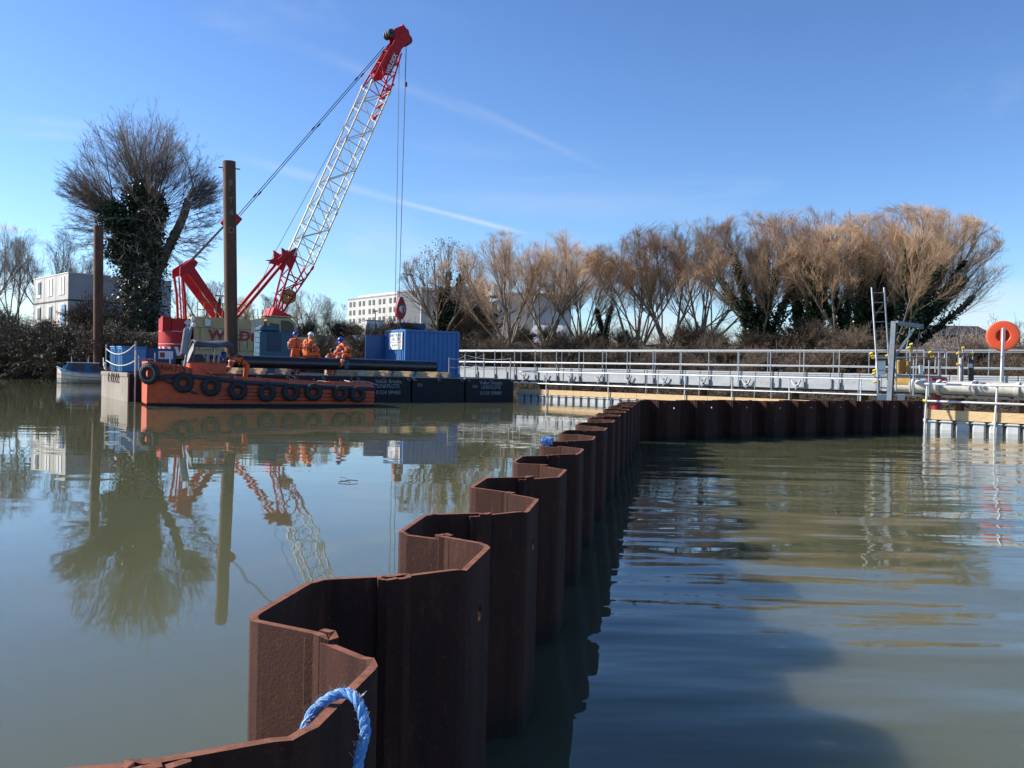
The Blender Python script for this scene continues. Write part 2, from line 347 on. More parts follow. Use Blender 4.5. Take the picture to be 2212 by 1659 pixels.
def ivy_on(rng, bag, pts, rad, spread, cnt, size):
    Np, n1, _ = pts.shape; i = rng.integers(0, Np, cnt); t = rng.uniform(0, 1, cnt) ** 1.15 * (n1 - 1.001); k = t.astype(int); f = (t - k)[:, None]
    C = pts[i, k] * (1 - f) + pts[i, k + 1] * f; d = rng.normal(0, 1, (cnt, 3)); d /= np.linalg.norm(d, axis=1, keepdims=True)
    env = spread * (1 - .75 * (t / (n1 - 1)))[:, None] * (.72 + .28 * np.sin(C[:, 2:3] * 2.1 + i[:, None] * 1.7))
    bag.leaves(rng, C + d * (rad + env * np.minimum(rng.exponential(.42, (cnt, 1)), 1.4)), size)
def veg_obj(name, meshes, loc, label, cat, group=None, rot=0, scale=1):
    t = thing(name, loc, label, cat, group); t.rotation_euler = (0, 0, rot); t.scale = (scale,) * 3 if np.isscalar(scale) else scale
    for pn, me in meshes:
        o = bpy.data.objects.new(pn, me); col.objects.link(o); o.parent = t
    return t

# ================================================================== SETTING
# bank line: world x -> y of the far water's edge
BX = [-900, -120, -60, -45, -36, -26, -18, -8, 0, 5, 12, 18, 26, 40, 90, 400]
BY = [120, 90, 80, 76.5, 72, 71, 70, 67, 62, 58, 53, 48, 42, 33, 10, -120]
def bank(x): return float(np.interp(x, BX, BY))
def gheight(x, s):                       # s = metres behind the water's edge
    hi = np.interp(x, [-60, -30, -12, 5, 20, 40], [4.9, 4.6, 4.3, 4.0, 3.4, 3.2])
    return float(np.interp(s, [-60, -4, 0, 1.2, 4, 9, 16, 40, 400, 6000], [-3, -1.6, -.05, .7, 2.0, .88 * hi, hi, hi + .4, hi + 3, hi + 20]))
b = MB(); xs = [-4000, -1500, -700, -400, -250, -150] + list(np.arange(-110, 70, 1.6)) + [75, 90, 120, 200, 400, 900, 2500, 4000]
ss = [-60, -6, -3, -1, -.2, .5, 1.2, 2, 3, 4, 5.5, 7, 9, 12, 16, 22, 30, 45, 70, 110, 180, 320, 700, 2000, 6000]
rg = np.random.default_rng(3)
for x in xs:
    for s in ss:
        j = .28 * rg.normal() if -1 < s < 30 and abs(x) < 110 else 0
        xx = float(np.clip(x, -900, 400)); b.v.append((x, bank(xx) + s, gheight(x, s) + (j * .5 if s > .4 else 0)))
n = len(ss)
for i in range(len(xs) - 1):
    for k in range(n - 1): b.f.append((i * n + k, (i + 1) * n + k, (i + 1) * n + k + 1, i * n + k + 1)); b.m.append(0)
m_ground = M('bank_earth_and_grass', (.045, .036, .022), (.024, .021, .014), r=.95, s=.6, c3=(.055, .075, .024), s3=.35, bump=.05, bs=4)
tag(b.build('ground', m_ground, smooth=True, org=(0, 0, 0)), kind='structure')

# near wall corner line (outer right-hand corners), measured, then smoothed
RP = [(-.25, 1.73), (-.06, 2.86), (.13, 4.04), (.34, 5.36), (.55, 6.7), (.77, 8.06), (1.03, 9.5), (1.30, 11.1), (1.53, 12.42), (1.77, 13.7), (1.98, 14.87), (2.2, 16.03), (2.40, 17.15), (2.60, 18.3), (2.83, 19.55)]
RP = [V(-.44, .62, 0)] + [V(x, y, 0) for x, y in RP]

# water
m = bpy.data.materials.new('turbid_river_water'); m.use_nodes = True; nt = m.node_tree; pb = nt.nodes['Principled BSDF']
pb.inputs['Base Color'].default_value = (.094, .099, .054, 1); pb.inputs['Roughness'].default_value = .015; pb.inputs['IOR'].default_value = 1.333
pb.subsurface_method = 'BURLEY'; pb.inputs['Subsurface Weight'].default_value = 1; pb.inputs['Subsurface Radius'].default_value = (1, 1.15, .7); pb.inputs['Subsurface Scale'].default_value = .6
g = N('ShaderNodeNewGeometry'); pos = g.outputs['Position']
def wn(scale, st, det=2, rough=.5, dist=0, off=(0, 0, 0), rot=0):
    mp = N('ShaderNodeMapping'); wire(pos, mp.inputs[0]); mp.inputs['Scale'].default_value = st; mp.inputs['Location'].default_value = off; mp.inputs['Rotation'].default_value = (0, 0, rot)
    q = N('ShaderNodeTexNoise'); wire(mp.outputs[0], q.inputs[0]); q.inputs['Scale'].default_value = scale; q.inputs['Detail'].default_value = det; q.inputs['Roughness'].default_value = rough; q.inputs['Distortion'].default_value = dist
    return q.outputs[0]
a_ = nrm(RP[-1] - RP[1]); nx, ny = a_[1], -a_[0]; c0 = -(nx * RP[1][0] + ny * RP[1][1])
sp = N('ShaderNodeSeparateXYZ'); wire(pos, sp.inputs[0])
side = mth('ADD', mth('ADD', mth('MULTIPLY', sp.outputs[0], nx), mth('MULTIPLY', sp.outputs[1], ny)), c0)
right = mth('MULTIPLY', sstep(side, -.2, .3), sstep(sp.outputs[1], 29, 20))
patch = sstep(wn(.16, (.5, 1, 1), 2), .40, .62)
hl = mth('ADD', mth('MULTIPLY', wn(.8, (.35, 1, 1), 2), .0052), mth('MULTIPLY', wn(3.2, (.6, 1, 1), 2, off=(3, 1, 0)), mth('ADD', .00025, mth('MULTIPLY', patch, .0007))))
hl = mth('ADD', hl, mth('MULTIPLY', mth('MULTIPLY', wn(2.2, (.22, 1, 1), 3), sstep(sp.outputs[1], 14, 32)), .0026))
hr = mth('ADD', mth('MULTIPLY', wn(.95, (.30, 1, 1), 2, rot=.18), .052), mth('MULTIPLY', wn(3.4, (.3, 1, 1), 2, off=(2, 5, 0), rot=.1), .0060))
hr = mth('ADD', hr, mth('MULTIPLY', mth('MULTIPLY', wn(6, (.28, 1, 1), 3), sstep(sp.outputs[1], 4, 12)), .0040))
hgt = mth('ADD', mth('MULTIPLY', hl, mth('SUBTRACT', 1, right)), mth('MULTIPLY', hr, right))
bp = N('ShaderNodeBump'); bp.inputs['Strength'].default_value = 1; bp.inputs['Distance'].default_value = 1; wire(hgt, bp.inputs['Height']); wire(bp.outputs[0], pb.inputs['Normal'])
mw = m
WATER_MAT = mw

# ------------------------------------------------------------------ sheet pile walls
PT = .018
def fillet(pts, r=.045, k=3):
    out = [pts[0]]
    for i in range(1, len(pts) - 1):
        a, p, c = pts[i - 1], pts[i], pts[i + 1]; u, v = nrm(a - p), nrm(c - p); q = min(r, .4 * np.linalg.norm(a - p), .4 * np.linalg.norm(c - p))
        for j in range(k + 1):
            t = j / k; out.append((p + u * q) * (1 - t) ** 2 + p * 2 * t * (1 - t) + (p + v * q) * t ** 2)
    return out + [pts[-1]]
def strip_pile(pl, top, parent, name, hole=None, seed=0):
    """pl: plan polyline (world), extruded with thickness; hole=(index of plan segment) gets a lifting hole."""
    rn = random.Random(seed); n = len(pl); N2 = []
    for i in range(n):
        d = nrm(pl[min(i + 1, n - 1)] - pl[max(i - 1, 0)]); N2.append(V(-d[1], d[0], 0))
    A = [p + q * PT / 2 for p, q in zip(pl, N2)]; B = [p - q * PT / 2 for p, q in zip(pl, N2)]
    bot = -1.4; b = MB(); tz = [top + rn.uniform(-.004, .004) for _ in range(n)]
    def rect(p, q, z0, z1a, z1b, flip):
        vs_ = [V(p[0], p[1], z0), V(q[0], q[1], z0), V(q[0], q[1], z1b), V(p[0], p[1], z1a)]; b.add(vs_ if not flip else vs_[::-1], [(0, 1, 2, 3)])
    for i in range(n - 1):
        if hole is not None and i == hole:
            hz, hr = top - .17, .026; rings = []
            for S, flip in ((A, True), (B, False)):
                p, q = S[i], S[i + 1]; L = np.linalg.norm(q - p); u = (q - p) / L; m0 = L / 2
                def pt(t, z): w_ = p + u * t; return V(w_[0], w_[1], z)
                def poly(l): b.add(l if not flip else l[::-1], [tuple(range(len(l)))])
                sq = .06
                poly([pt(0, bot), pt(L, bot), pt(L, hz - sq), pt(0, hz - sq)]); poly([pt(0, hz + sq), pt(L, hz + sq), pt(L, tz[i + 1]), pt(0, tz[i])])
                poly([pt(0, hz - sq), pt(m0 - sq, hz - sq), pt(m0 - sq, hz + sq), pt(0, hz + sq)]); poly([pt(m0 + sq, hz - sq), pt(L, hz - sq), pt(L, hz + sq), pt(m0 + sq, hz + sq)])
                o8 = [pt(m0 + hr * math.cos(a), hz + hr * math.sin(a)) for a in [k * math.pi / 4 for k in range(8)]]
                s8 = [pt(m0 + sq * x, hz + sq * y) for x, y in ((1, 0), (1, 1), (0, 1), (-1, 1), (-1, 0), (-1, -1), (0, -1), (1, -1))]
                for k in range(8): poly([s8[k], s8[(k + 1) % 8], o8[(k + 1) % 8], o8[k]])
                rings.append(o8)
            for k in range(8): b.add([rings[0][k], rings[0][(k + 1) % 8], rings[1][(k + 1) % 8], rings[1][k]], [(0, 1, 2, 3)])
        else:
            rect(A[i], A[i + 1], bot, tz[i], tz[i + 1], True); rect(B[i], B[i + 1], bot, tz[i], tz[i + 1], False)
        b.mi = 1
        b.add([V(*A[i][:2], tz[i]), V(*B[i][:2], tz[i]), V(*B[i + 1][:2], tz[i + 1]), V(*A[i + 1][:2], tz[i + 1])], [(0, 1, 2, 3)]); b.mi = 0
    for e in (0, n - 1): b.add([V(*A[e][:2], bot), V(*B[e][:2], bot), V(*B[e][:2], tz[e]), V(*A[e][:2], tz[e])], [(0, 1, 2, 3)])
    return b.build(name, [m_rust, m_rust_cut_sunlit], parent)
def hook(p, t, n, s):                     # interlock curl beyond a pile's end
    return [p + n * .020 * s, p + t * .022 + n * .016 * s, p + t * .038 + n * .018 * s, p + t * .038 + n * .036 * s, p + t * .022 + n * .044 * s, p - t * .006 + n * .040 * s]
def sheet_wall(corners, depth, parent, top, holes, sgn=1):
    per = []
    for a, c in zip(corners[:-1], corners[1:]):
        u = nrm(c - a); p = np.linalg.norm(c - a); r = V(u[1], -u[0], 0) * sgn
        per.append((a, a + u * .155 * p - r * depth, a + u * .49 * p - r * depth, a + u * .67 * p, c))
    k = 0
    for i, (a, A, B, bb, c) in enumerate(per):
        k += 1; rr = random.Random(i * 7 + len(corners)); tp = top + rr.uniform(-.012, .012)
        m0, m1 = (a + A) / 2, (B + bb) / 2; t0, t1 = nrm(m0 - A), nrm(m1 - B)
        n0, n1 = V(-t0[1], t0[0], 0), V(-t1[1], t1[0], 0)
        pl = hook(m0, t0, n0, 1)[::-1] + fillet([m0, A, B, m1])[1:-1] + hook(m1, t1, n1, -1)
        strip_pile(pl, tp, parent, 'sheet_pile', None, k)
        if i + 1 < len(per): c2 = (per[i + 1][0] + per[i + 1][1]) / 2
        else: c2 = c + (c - bb) * .2
        tp = top + rr.uniform(-.012, .012)
        t0, t1 = nrm(m1 - bb), nrm(c2 - c); n0, n1 = V(-t0[1], t0[0], 0), V(-t1[1], t1[0], 0)
        body = fillet([m1, bb, c, c2] if i + 1 < len(per) else [m1, bb, c])
        j0 = next(q for q in range(len(body) - 1) if np.linalg.norm(body[q + 1] - body[q]) > .15 and q > 1) if True else 0
        hk = hook(m1, t0, n0, 1)[::-1]
        pl = hk + body[1:-1] + (hook(c2, t1, n1, -1) if i + 1 < len(per) else [body[-1]])
        hi = j0 - 1 + len(hk) if holes else None
        strip_pile(pl, tp, parent, 'sheet_pile', hi, k + 500)
TOP = .927
wall1 = thing('sheet_pile_wall', (1, 10, 0), 'long rusty sheet pile wall zigzagging away to meet the walkway floats', 'sheet pile wall')
sheet_wall(RP, .36, wall1, TOP, True)
# return wall: crosses to the right behind the basin
E0, E1 = V(2.83, 19.55, 0), V(11.9, 25.6, 0)
wall2 = thing('sheet_pile_wall', (7, 22, 0), 'rusty sheet pile wall in shade crossing in front of the grey walkway', 'sheet pile wall')
nP = 9; d2 = (E1 - E0) / nP; st0 = E0 + V(.03, .06, 0)
sheet_wall([st0 + d2 * i for i in range(nP + 1)], .36, wall2, TOP, True)

# river and basin surfaces meet along the sheet piles
def zigzag(corners, depth):
    out = []
    for a, c in zip(corners[:-1], corners[1:]):
        u = nrm(c - a); p = np.linalg.norm(c - a); r = V(u[1], -u[0], 0); out += [a, a + u * .155 * p - r * depth, a + u * .49 * p - r * depth, a + u * .67 * p]
    return out
seam = [V(-.8, -200, 0), V(-.62, -.5, 0)] + zigzag(RP, .36) + zigzag([st0 + d2 * i for i in range(nP + 1)], .36) + [st0 + d2 * nP, V(12.9, 28.4, 0), V(60, -18.5, 0), V(400, -140, 0)]
for nm, ring in (('basin_water', seam + [V(400, -200, 0)]), ('water', [V(-900, -200, 0), V(-.8, -200, 0)] + seam[1:] + [V(400, 140, 0), V(-900, 140, 0)])):
    me = bpy.data.meshes.new(nm); me.from_pydata([tuple(q) for q in ring], [], [tuple(range(len(ring)))]); me.materials.append(WATER_MAT); me.update()
    if me.polygons[0].normal.z < 0: me.flip_normals()
    o = bpy.data.objects.new(nm, me); col.objects.link(o); tag(o, kind='structure')

# blue rope over the nearest pile
rp = [at(*q) for q in ((648, 1625, 1.45), (652, 1600, 1.46), (664, 1563, 1.48), (680, 1533, 1.495), (711, 1508, 1.50), (746, 1497, 1.50), (771, 1512, 1.48), (787, 1556, 1.465), (788, 1592, 1.455), (778, 1628, 1.45), (771, 1668, 1.445), (768, 1740, 1.44))]
def catmull(P, k=8):
    out = []; P = [2 * P[0] - P[1]] + P + [2 * P[-1] - P[-2]]
    for i in range(1, len(P) - 2):
        for j in range(k):
            t = j / k; a, b_, c, d = P[i - 1:i + 3]; out.append(.5 * (2 * b_ + (c - a) * t + (2 * a - 5 * b_ + 4 * c - d) * t * t + (3 * b_ - a - 3 * c + d) * t ** 3))
    return out + [P[-2]]
def laid_rope(name, path, rad, parent, mat, pitch_, strands=3, nseg=5):
    p = np.array(path); t = np.gradient(p, axis=0); t /= np.linalg.norm(t, axis=1, keepdims=True)
    u = np.cross(t, V(.3, .2, .9)); u /= np.linalg.norm(u, axis=1, keepdims=True); v = np.cross(t, u); L = np.concatenate([[0], np.cumsum(np.linalg.norm(np.diff(p, axis=0), axis=1))])
    for s in range(strands):
        a = L / pitch_ * 2 * math.pi + s * 2 * math.pi / strands
        q = p + (u * np.cos(a)[:, None] + v * np.sin(a)[:, None]) * rad * .5
        MB().path(list(q), rad * .56, 7).build('strand', mat, parent, smooth=True)
rope = thing('blue_rope', wp(700, 1600, .9), 'loop of blue and white polypropylene rope slung over a sheet pile top', 'rope')
laid_rope('blue_rope', catmull(rp, 14), .0092, rope, m_rope, .05)
fz = MB(); rn = random.Random(5); c = at(776, 1508, 1.475)
for q_ in catmull(rp, 5)[4:-8]:
    for i in range(3): c2_ = q_ + V(rn.uniform(-.006, .006), -.004, rn.uniform(.002, .008)); fz.path([c2_, c2_ + V(rn.uniform(-.012, .012), rn.uniform(-.008, .004), rn.uniform(.002, .012))], .0003, 4)
for i in range(9): fz.path([c, c + V(rn.uniform(.0, .012), rn.uniform(-.006, .006), rn.uniform(.004, .012))], .0004, 4)
fz.build('frayed_fibre', m_ropew, rope)
c = wp(1178, 961, TOP); knot = thing('rope_knot', c, 'frayed blue rope knotted on a sheet pile corner further along the wall', 'rope')
for i in range(7):
    p = [c + V(rn.uniform(-.05, .07), rn.uniform(-.03, .03), rn.uniform(-.02, .07)) for _ in range(5)]
    MB().path(catmull(p, 5), .0042, 5).build('strand', m_rope, knot, smooth=True)
c = wp(1182, 946, TOP + .03)
lf = [((1371, 1302), .022), ((1402, 1300), .015)]
for (x, y), s in lf:
    q = wp(x, y, .004); o = MB().add([q + V(-s, 0, 0), q + V(0, -s, .004), q + V(s, 0, .012), q + V(0, s, .005)], [(0, 1, 2, 3)]).build('floating_leaf', m_hair)
    tag(o, 'small dark leaf floating on the calm blue basin water', 'leaf', 'leaves floating in the basin')
q = wp(757, 1040, .01); tw = MB().path([q + V(-.14, -.10, 0), q + V(0, .0, .02), q + V(.1, .0, .01)], .006, 5); tw.path([q, q + V(-.12, .26, .015), q + V(-.2, .34, .01)], .005, 5)
tag(tw.build('floating_twig', m_twig), 'thin forked twig floating on the open river', 'twig')

# ================================================================== BARGE AND WHAT STANDS ON IT
B0 = wp(279, 868, 0); B1 = wp(1112, 868, 0); BR = Fr(B0, B1 - B0); DK = 1.12
def hit(px, py, off):                     # pixel ray on a vertical plane parallel to the barge front -> local (along, z)
    d = ray(px, py); o = BR(0, off, 0); t = ((o - CO) @ BR.y) / (d @ BR.y); q = CO + d * t; return float((q - B0) @ BR.x), float(q[2])
barge = thing('pontoon_barge', BR(9, 6, 0), 'low black barge of linked pontoons carrying the blue container and black pipe', 'barge')
b = MB().box((.36, 3.0, .36), (.70, 5.9, 1.46), BR, .03); b.build('end_pontoon', m_black, barge)
b = MB().box((-.03, 3.0, .37), (.06, 5.98, 1.50), BR, .01); sp_ = b.build('side_plate', m_weather, barge)
MB().box((-.075, 3.0, 1.04), (.03, 6.0, .14), BR).build('rubbing_strip', m_weather, sp_)
tagn = {2: '184', 3: '', 4: '331', 5: '366'}
for i in range(6):
    x0 = .76 + i * 2.868
    p = MB().box((x0 + 1.41, 3.0, .36 + .004 * (i % 2)), (2.80, 6.0, 1.50), BR, .035).build('pontoon', m_black, barge)
    for q in (.15, 1.41, 2.67): MB().box((x0 + q, -.03, 1.02), (.16, .08, .13), BR, .01).build('lug', m_dark, p)
    MB().box((x0 + 1.41, .25, DK + .012), (2.7, .14, .03), BR).build('deck_edge', m_galv if i in (4, 5) else m_dark, p)
# lettering on the shaded front
xa, za = hit(840, 834, -.05)
for x, lines in ((xa, 1), (16.55, 1)):
    for tx, z, s in (('Volker Brooks', .93, .26), ('LINKFLOTE', .71, .26), ('01524 599400', .42, .25)):
        text(tx, BR(x, -.012, z), BR.x, (0, 0, 1), s, m_letter_g, barge, sx=.86)
for tx, px, py in (('331', 908, 832), ('366', 1027, 835), ('184', 783, 826)):
    x, z = hit(px, py, -.05); text(tx, BR(x, -.012, z), BR.x, (0, 0, 1), .2, m_letter_g, barge)
# chain hooks on the lit end plate
for q in (1.75, 2.2, 2.75, 3.2, 3.9):
    MB().torus(BR(-.10, q, 1.0), BR.x, .075, .022, 12, 6).build('shackle', m_dark, barge, smooth=True)
    MB().path([BR(-.10, q + .05, .95), BR(-.12, q + .03, .8), BR(-.1, q - .05, .70)], .028, 6).build('chain_tail', m_dark, barge, smooth=True)
# back rows
for i in range(4):
    MB().box((9.4 + i * 2.868 + 1.41, 9.13, .365), (2.80, 6.0, 1.50), BR, .035).build('pontoon', m_black, barge)
# stanchions with ropes, front right corner and left end
def stanchion(p, h, r=.03):
    MB().tube(p, p + V(0, 0, h), r, n=8).build('stanchion', m_galv, barge, smooth=True)
def dpt(x, y, off): q = hit(x, y, off); return BR(q[0], off, q[1])
ST = []
for px, ty, off in ((1046, 765, 3.0), (970.5, 772, .6), (1005, 765, 2.2), (1103, 773, .5)):
    x, z = hit(px, ty, off); ST.append((x, off, z)); stanchion(BR(x, off, DK), z - DK, .028)
rops = []
for (a, c) in ((1, 2), (2, 3), (1, 0)):
    for zf in (0, -.42):
        MB().path(sag(BR(ST[a][0], ST[a][1], ST[a][2] - .04 + zf), BR(ST[c][0], ST[c][1], ST[c][2] - .04 + zf), .13), .014, 5).build('guard_rope', m_ropew, barge, smooth=True)
pl_ = [BR(.05, 5.7, 0), BR(.05, .2, 0)]
xl = [(218.6, 743, 5.6), (293, 737, -.04)]
LS = []
for px, ty, off in xl:
    x, z = hit(px, ty, off); x = max(x, .05); LS.append(V(x, off, z)); stanchion(BR(x, off, DK), z - DK, .034)
for z1, z2, dr in ((-.05, -.1, .32), (-.55, -.75, .22)):
    MB().path(sag(BR(*(LS[0] + V(0, 0, z1 - .15))), BR(*(LS[1] + V(0, 0, z2))), dr, 10), .022, 6).build('guard_rope', m_ropew, barge, smooth=True)
MB().path([BR(LS[1][0], -.08, 2.0), BR(LS[1][0], -.1, 1.2), BR(LS[1][0] - .01, -.1, .5), BR(LS[1][0], -.1, -.3)], .03, 6).build('hanging_line', m_ropew, barge, smooth=True)
for px, ty, off in ((335, 762, 1.2), (368, 771, .7)):
    x, z = hit(px, ty, off); stanchion(BR(x, off, DK), z - DK, .03)
for (p, q, off) in (((293, 776), (337, 776), .9), ((300, 768), (300, 800), 1.4)): MB().tube(dpt(*p, off), dpt(*q, off), .03, n=6).build('hand_rail', m_galv, barge, smooth=True)

# crane barge behind
cb = thing('crane_barge', BR(10, 20, 0), 'black flat barge under the crawler crane behind the pipe', 'barge')
for i in range(4):
    for j in range(2): MB().box((4.2 + i * 3.1 + 1.5, 15.6 + j * 6.7, .35), (3.04, 6.6, 1.5), BR, .04).build('pontoon', m_black, cb)

# blue steel boxes at the left end
for px0, px1, ty, off, lab in ((226, 258, 749, 4.2, 'tall faded blue steel tank at the outer end of the barge'), (260, 291, 750, 2.6, 'faded blue steel tank beside a stanchion on the barge end')):
    x0, z1 = hit(px0, ty, off); x1, _ = hit(px1, ty, off); x0 = max(x0, .15); t = thing('blue_tank', BR((x0 + x1) / 2, off + .5, DK), lab, 'tank'); wd = .95
    b = MB().box((x0 + wd / 2, off + .45, (DK + z1) / 2), (wd, 1.0, z1 - DK), BR, .04); b.build('body', m_blue2, t)
    for k in range(3): MB().box((x0 - .012, off + .12 + k * .33, (DK + z1) / 2), (.05, .07, z1 - DK - .1), BR, .01).build('rib', m_blue2, t)
    MB().box((x0 + wd / 2, off + .45, z1 + .02), (wd + .06, 1.06, .05), BR, .01).build('lid', m_blue2, t)
x0, z1 = hit(300, 752, 5.4); t = thing('site_store', BR(x0 + .8, 6, DK), 'dark blue steel store box with sign between tanks and counterweight', 'store box')
MB().box((x0 + .72, 5.3, (DK + z1) / 2), (1.44, 1.1, z1 - DK), BR, .03).build('body', M('navy_paint', (.015, .05, .16), (.02, .04, .10), r=.5, s=4), t)
MB().box((x0 + 1.0, 4.74, z1 - .28), (.62, .02, .36), BR).build('sign_plate', m_white, t); MB().box((x0 + .86, 4.725, z1 - .28), (.2, .012, .22), BR).build('sign_mark', m_letter_r, t)
MB().box((x0 + .72, 4.735, DK + .35), (1.3, .02, .05), BR).build('door_bar', m_galv, t)

# mooring / spud tubes
def spud(top, basexy, r, label, marks=True):
    base = V(*basexy, -2.0); t = thing('steel_tube_pile', V(*basexy, 0), label, 'pile'); d = nrm(top - base)
    b = MB().path([base, base + (top - base) * .5, top], r, 24, caps=False); b.build('tube', m_rust_tube, t, smooth=True)
    MB().path([top - d * .5, top - d * .002], r * .93, 24, caps=False).build('inner_wall', m_rust_tube, t, smooth=True)
    u = nrm(V(d[1] * 0 + 1, .35, 0))
    MB().tube(top - d * .38 - u * (r + .24), top - d * .38 + u * (r + .24), .035, n=8).build('lifting_bar', m_dark, t)
    return t
t = spud(V(-16.52, 51, 13.19), (-16.07, 51), .36, 'tall rusty steel tube pile standing before the crane body with chalk marks')
for i, (tx, z) in enumerate((('8', 11.9), ('T', 10.9), ('4', 10.2), ('D', 9.2))):
    f = (z + 0) / 13.19; cx = -16.07 - .45 * f; nn = nrm(V(16.07, -51, 0)); rr_ = np.cross(V(0, 0, 1), -nn) * -1
    text(tx, V(cx, 51, z) + nn * .367 + np.cross(V(0, 0, 1), nn) * (.06), np.cross(V(0, 0, 1), nn), (0, 0, 1), .5, M('chalk_%d' % i, (.27, .19, .14), (.18, .10, .07), r=.9, s=20), t, name='chalk_mark')
spud(V(-32.88, 70, 12.26), (-32.7, 70), .36, 'rusty steel tube pile beside the big ivy tree and moored boat')

# black pipe on timbers
PX0, PX1, PO, PZ, PR = 3.3, 14.12, 1.35, 1.67, .275
pipe = thing('black_pipe', BR(8, PO, PZ - PR), 'long black plastic pipe lying on timber baulks along the barge', 'pipe')
MB().path([BR(PX0 + (PX1 - PX0) * i / 12, PO, PZ - .012 * i / 12 + .004 * math.sin(i)) for i in range(13)], PR, 28).build('pipe_wall', m_pipe, pipe, smooth=True)
MB().torus(BR(PX1, PO, PZ - .012), BR.x, PR - .03, .034, 24, 6).build('end_collar', m_pipe, pipe, smooth=True)
xk, _ = hit(741, 780, PO)
lash = thing('lashing_rope', BR(xk, PO, PZ), 'dark blue rope lashed round the black pipe with loose turquoise ends', 'rope')
for dx in (-.03, .05, .12): MB().torus(BR(xk + dx, PO, PZ), BR.x + BR.y * .1, PR + .012, .018, 22, 6).build('turn', M('navy_rope_%.2f' % dx, (.03, .06, .14), (.2, .3, .42), r=.7, s=25), lash, smooth=True)
for q in range(5):
    rn = random.Random(q); c = BR(xk - .05, PO - .1, PZ + PR + .02); MB().path(catmull([c, c + V(rn.uniform(-.2, .1), rn.uniform(-.1, .1), rn.uniform(.05, .2)), c + V(rn.uniform(-.3, .2), rn.uniform(-.2, 0), rn.uniform(-.05, .12)), c + V(rn.uniform(-.25, .2), -.2, rn.uniform(-.05, .03))], 4), .014, 5).build('loose_end', m_ropet, lash, smooth=True)
tim = [(488, 517, 'pale'), (541, 569, 'pale'), (600, 622, 'old'), (735, 760, 'old'), (775, 802, 'pale'), (813, 838, 'pale'), (859, 886, 'pale'), (910, 942, 'pale'), (946, 968, 'old')]
for i, (a, c, k) in enumerate(tim):
    xa, _ = hit(a, 810, .55); xc, _ = hit(c, 810, .55); wdt = max(.3, (xc - xa))
    for j in range(2):
        z = DK + .03 + .13 * j + .062; bf = BR.sub((xa + xc) / 2 + (.05 if j else -.03), .62 + .04 * j, z, -.95 + .06 * j)
        o = MB().box((0, 0, 0), (wdt * 1.35, .34, .122), bf, .008).build('timber_baulk', m_wood if k == 'pale' else m_wood_old)
        tag(o, ('pale' if k == 'pale' else 'weathered') + ' timber baulk under the black pipe, ' + ('upper' if j else 'lower') + ' of its pair', 'timber', 'timber baulks under the pipe')

# deck clutter under the pipe
def clutter(name, px, py, off, sx, sy, sz, mat, label, cat):
    x, z = hit(px, py, off); tag(MB().box((x, off, DK + .02 + sz / 2), (sx, sy, sz), BR, .02).build(name, mat), label, cat)
clutter('tool_case', 783, 813, .5, .3, .3, .22, m_galv, 'small grey tool case on the barge deck', 'case')
hs = [BR(hit(x, y, .4)[0], .4, DK + .03 + max(0, dz)) for x, y, dz in ((810, 812, 0), (818, 806, .12), (828, 803, .2), (838, 806, .12), (846, 812, 0))]
tag(MB().path(catmull(hs, 4), .03, 6).build('grey_hose', m_galv, smooth=True), 'curved grey hose lying on the barge deck under the pipe', 'hose')
# blue power pack
x0, zt = hit(562, 703, 9.0); x1, _ = hit(641, 701, 9.0); xm_, zm_ = hit(607, 717, 9.0); t = thing('power_pack', BR((x0 + x1) / 2, 9.5, DK), 'teal blue hydraulic power pack beside the crane cab', 'machine'); wd = x1 - x0
MB().box(((x0 + x1) / 2, 9.5, (DK + zm_) / 2), (wd, 1.0, zm_ - DK), BR, .05).build('body', m_teal, t)
MB().box(((x0 + xm_) / 2, 9.45, (zm_ + zt) / 2), (xm_ - x0 - .06, .85, zt - zm_), BR, .09).build('engine_hood', m_teal, t)
MB().box(((x0 + xm_) / 2 + .2, 8.985, zm_ - .55), (.75, .03, .95), BR, .01).build('radiator_panel', M('navy_panel', (.008, .03, .075), r=.5), t)
for k in range(4): MB().path([BR(x0 - .02, 9.1, DK + .5 + k * .55), BR(x0 - .22, 9.1, DK + .5 + k * .55), BR(x0 - .22, 9.1, DK + .78 + k * .55), BR(x0 - .02, 9.1, DK + .78 + k * .55)], .022, 6).build('step_handle', m_galv, t, smooth=True)

# blue container
CF = Fr(BR(17.15 - .05, 7.2, DK), BR.x); CXc = at(876, 712, 47.5); CF = Fr((CXc[0], CXc[1], DK), BR.x); CL, CW, CH = 3.35, 2.44, CXc[2] - DK + .02
def corrug(fr, L, H_, axis, name, mat, parent, pitchc=.26, dep=.045):
    b = MB(); n_ = int(L / pitchc); pts = []; p = L / n_
    for i in range(n_):
        for u_, d_ in ((0, 0), (.30, 0), (.42, dep), (.80, dep), (.92, 0)): pts.append((i * p + u_ * p, d_))
    pts.append((L, 0))
    P = []
    for u_, d_ in pts:
        for z in (0, H_): P.append(fr(u_, d_, z) if axis == 'x' else fr(d_, u_, z))
    b.add(P, [(2 * i, 2 * i + 2, 2 * i + 3, 2 * i + 1) for i in range(len(pts) - 1)]); return b.build(name, mat, parent)
cont = thing('shipping_container', CF(CL / 2, CW / 2, 0), 'blue corrugated shipping container with white company sign on the barge', 'container')
sub = Fr(CF(.12, .03, .12), CF.x); corrug(sub, CL - .24, CH - .24, 'x', 'side_wall', m_blue, cont)
sub = Fr(CF(.03, .12, .12), CF.x); corrug(sub, CW - .24, CH - .24, 'y', 'end_wall', m_blue, cont, .21)
MB().box((CL / 2 + .05, CW / 2 + .06, CH / 2 - .02), (CL - .16, CW - .16, CH - .1), CF).build('inner_shell', m_blue, cont)
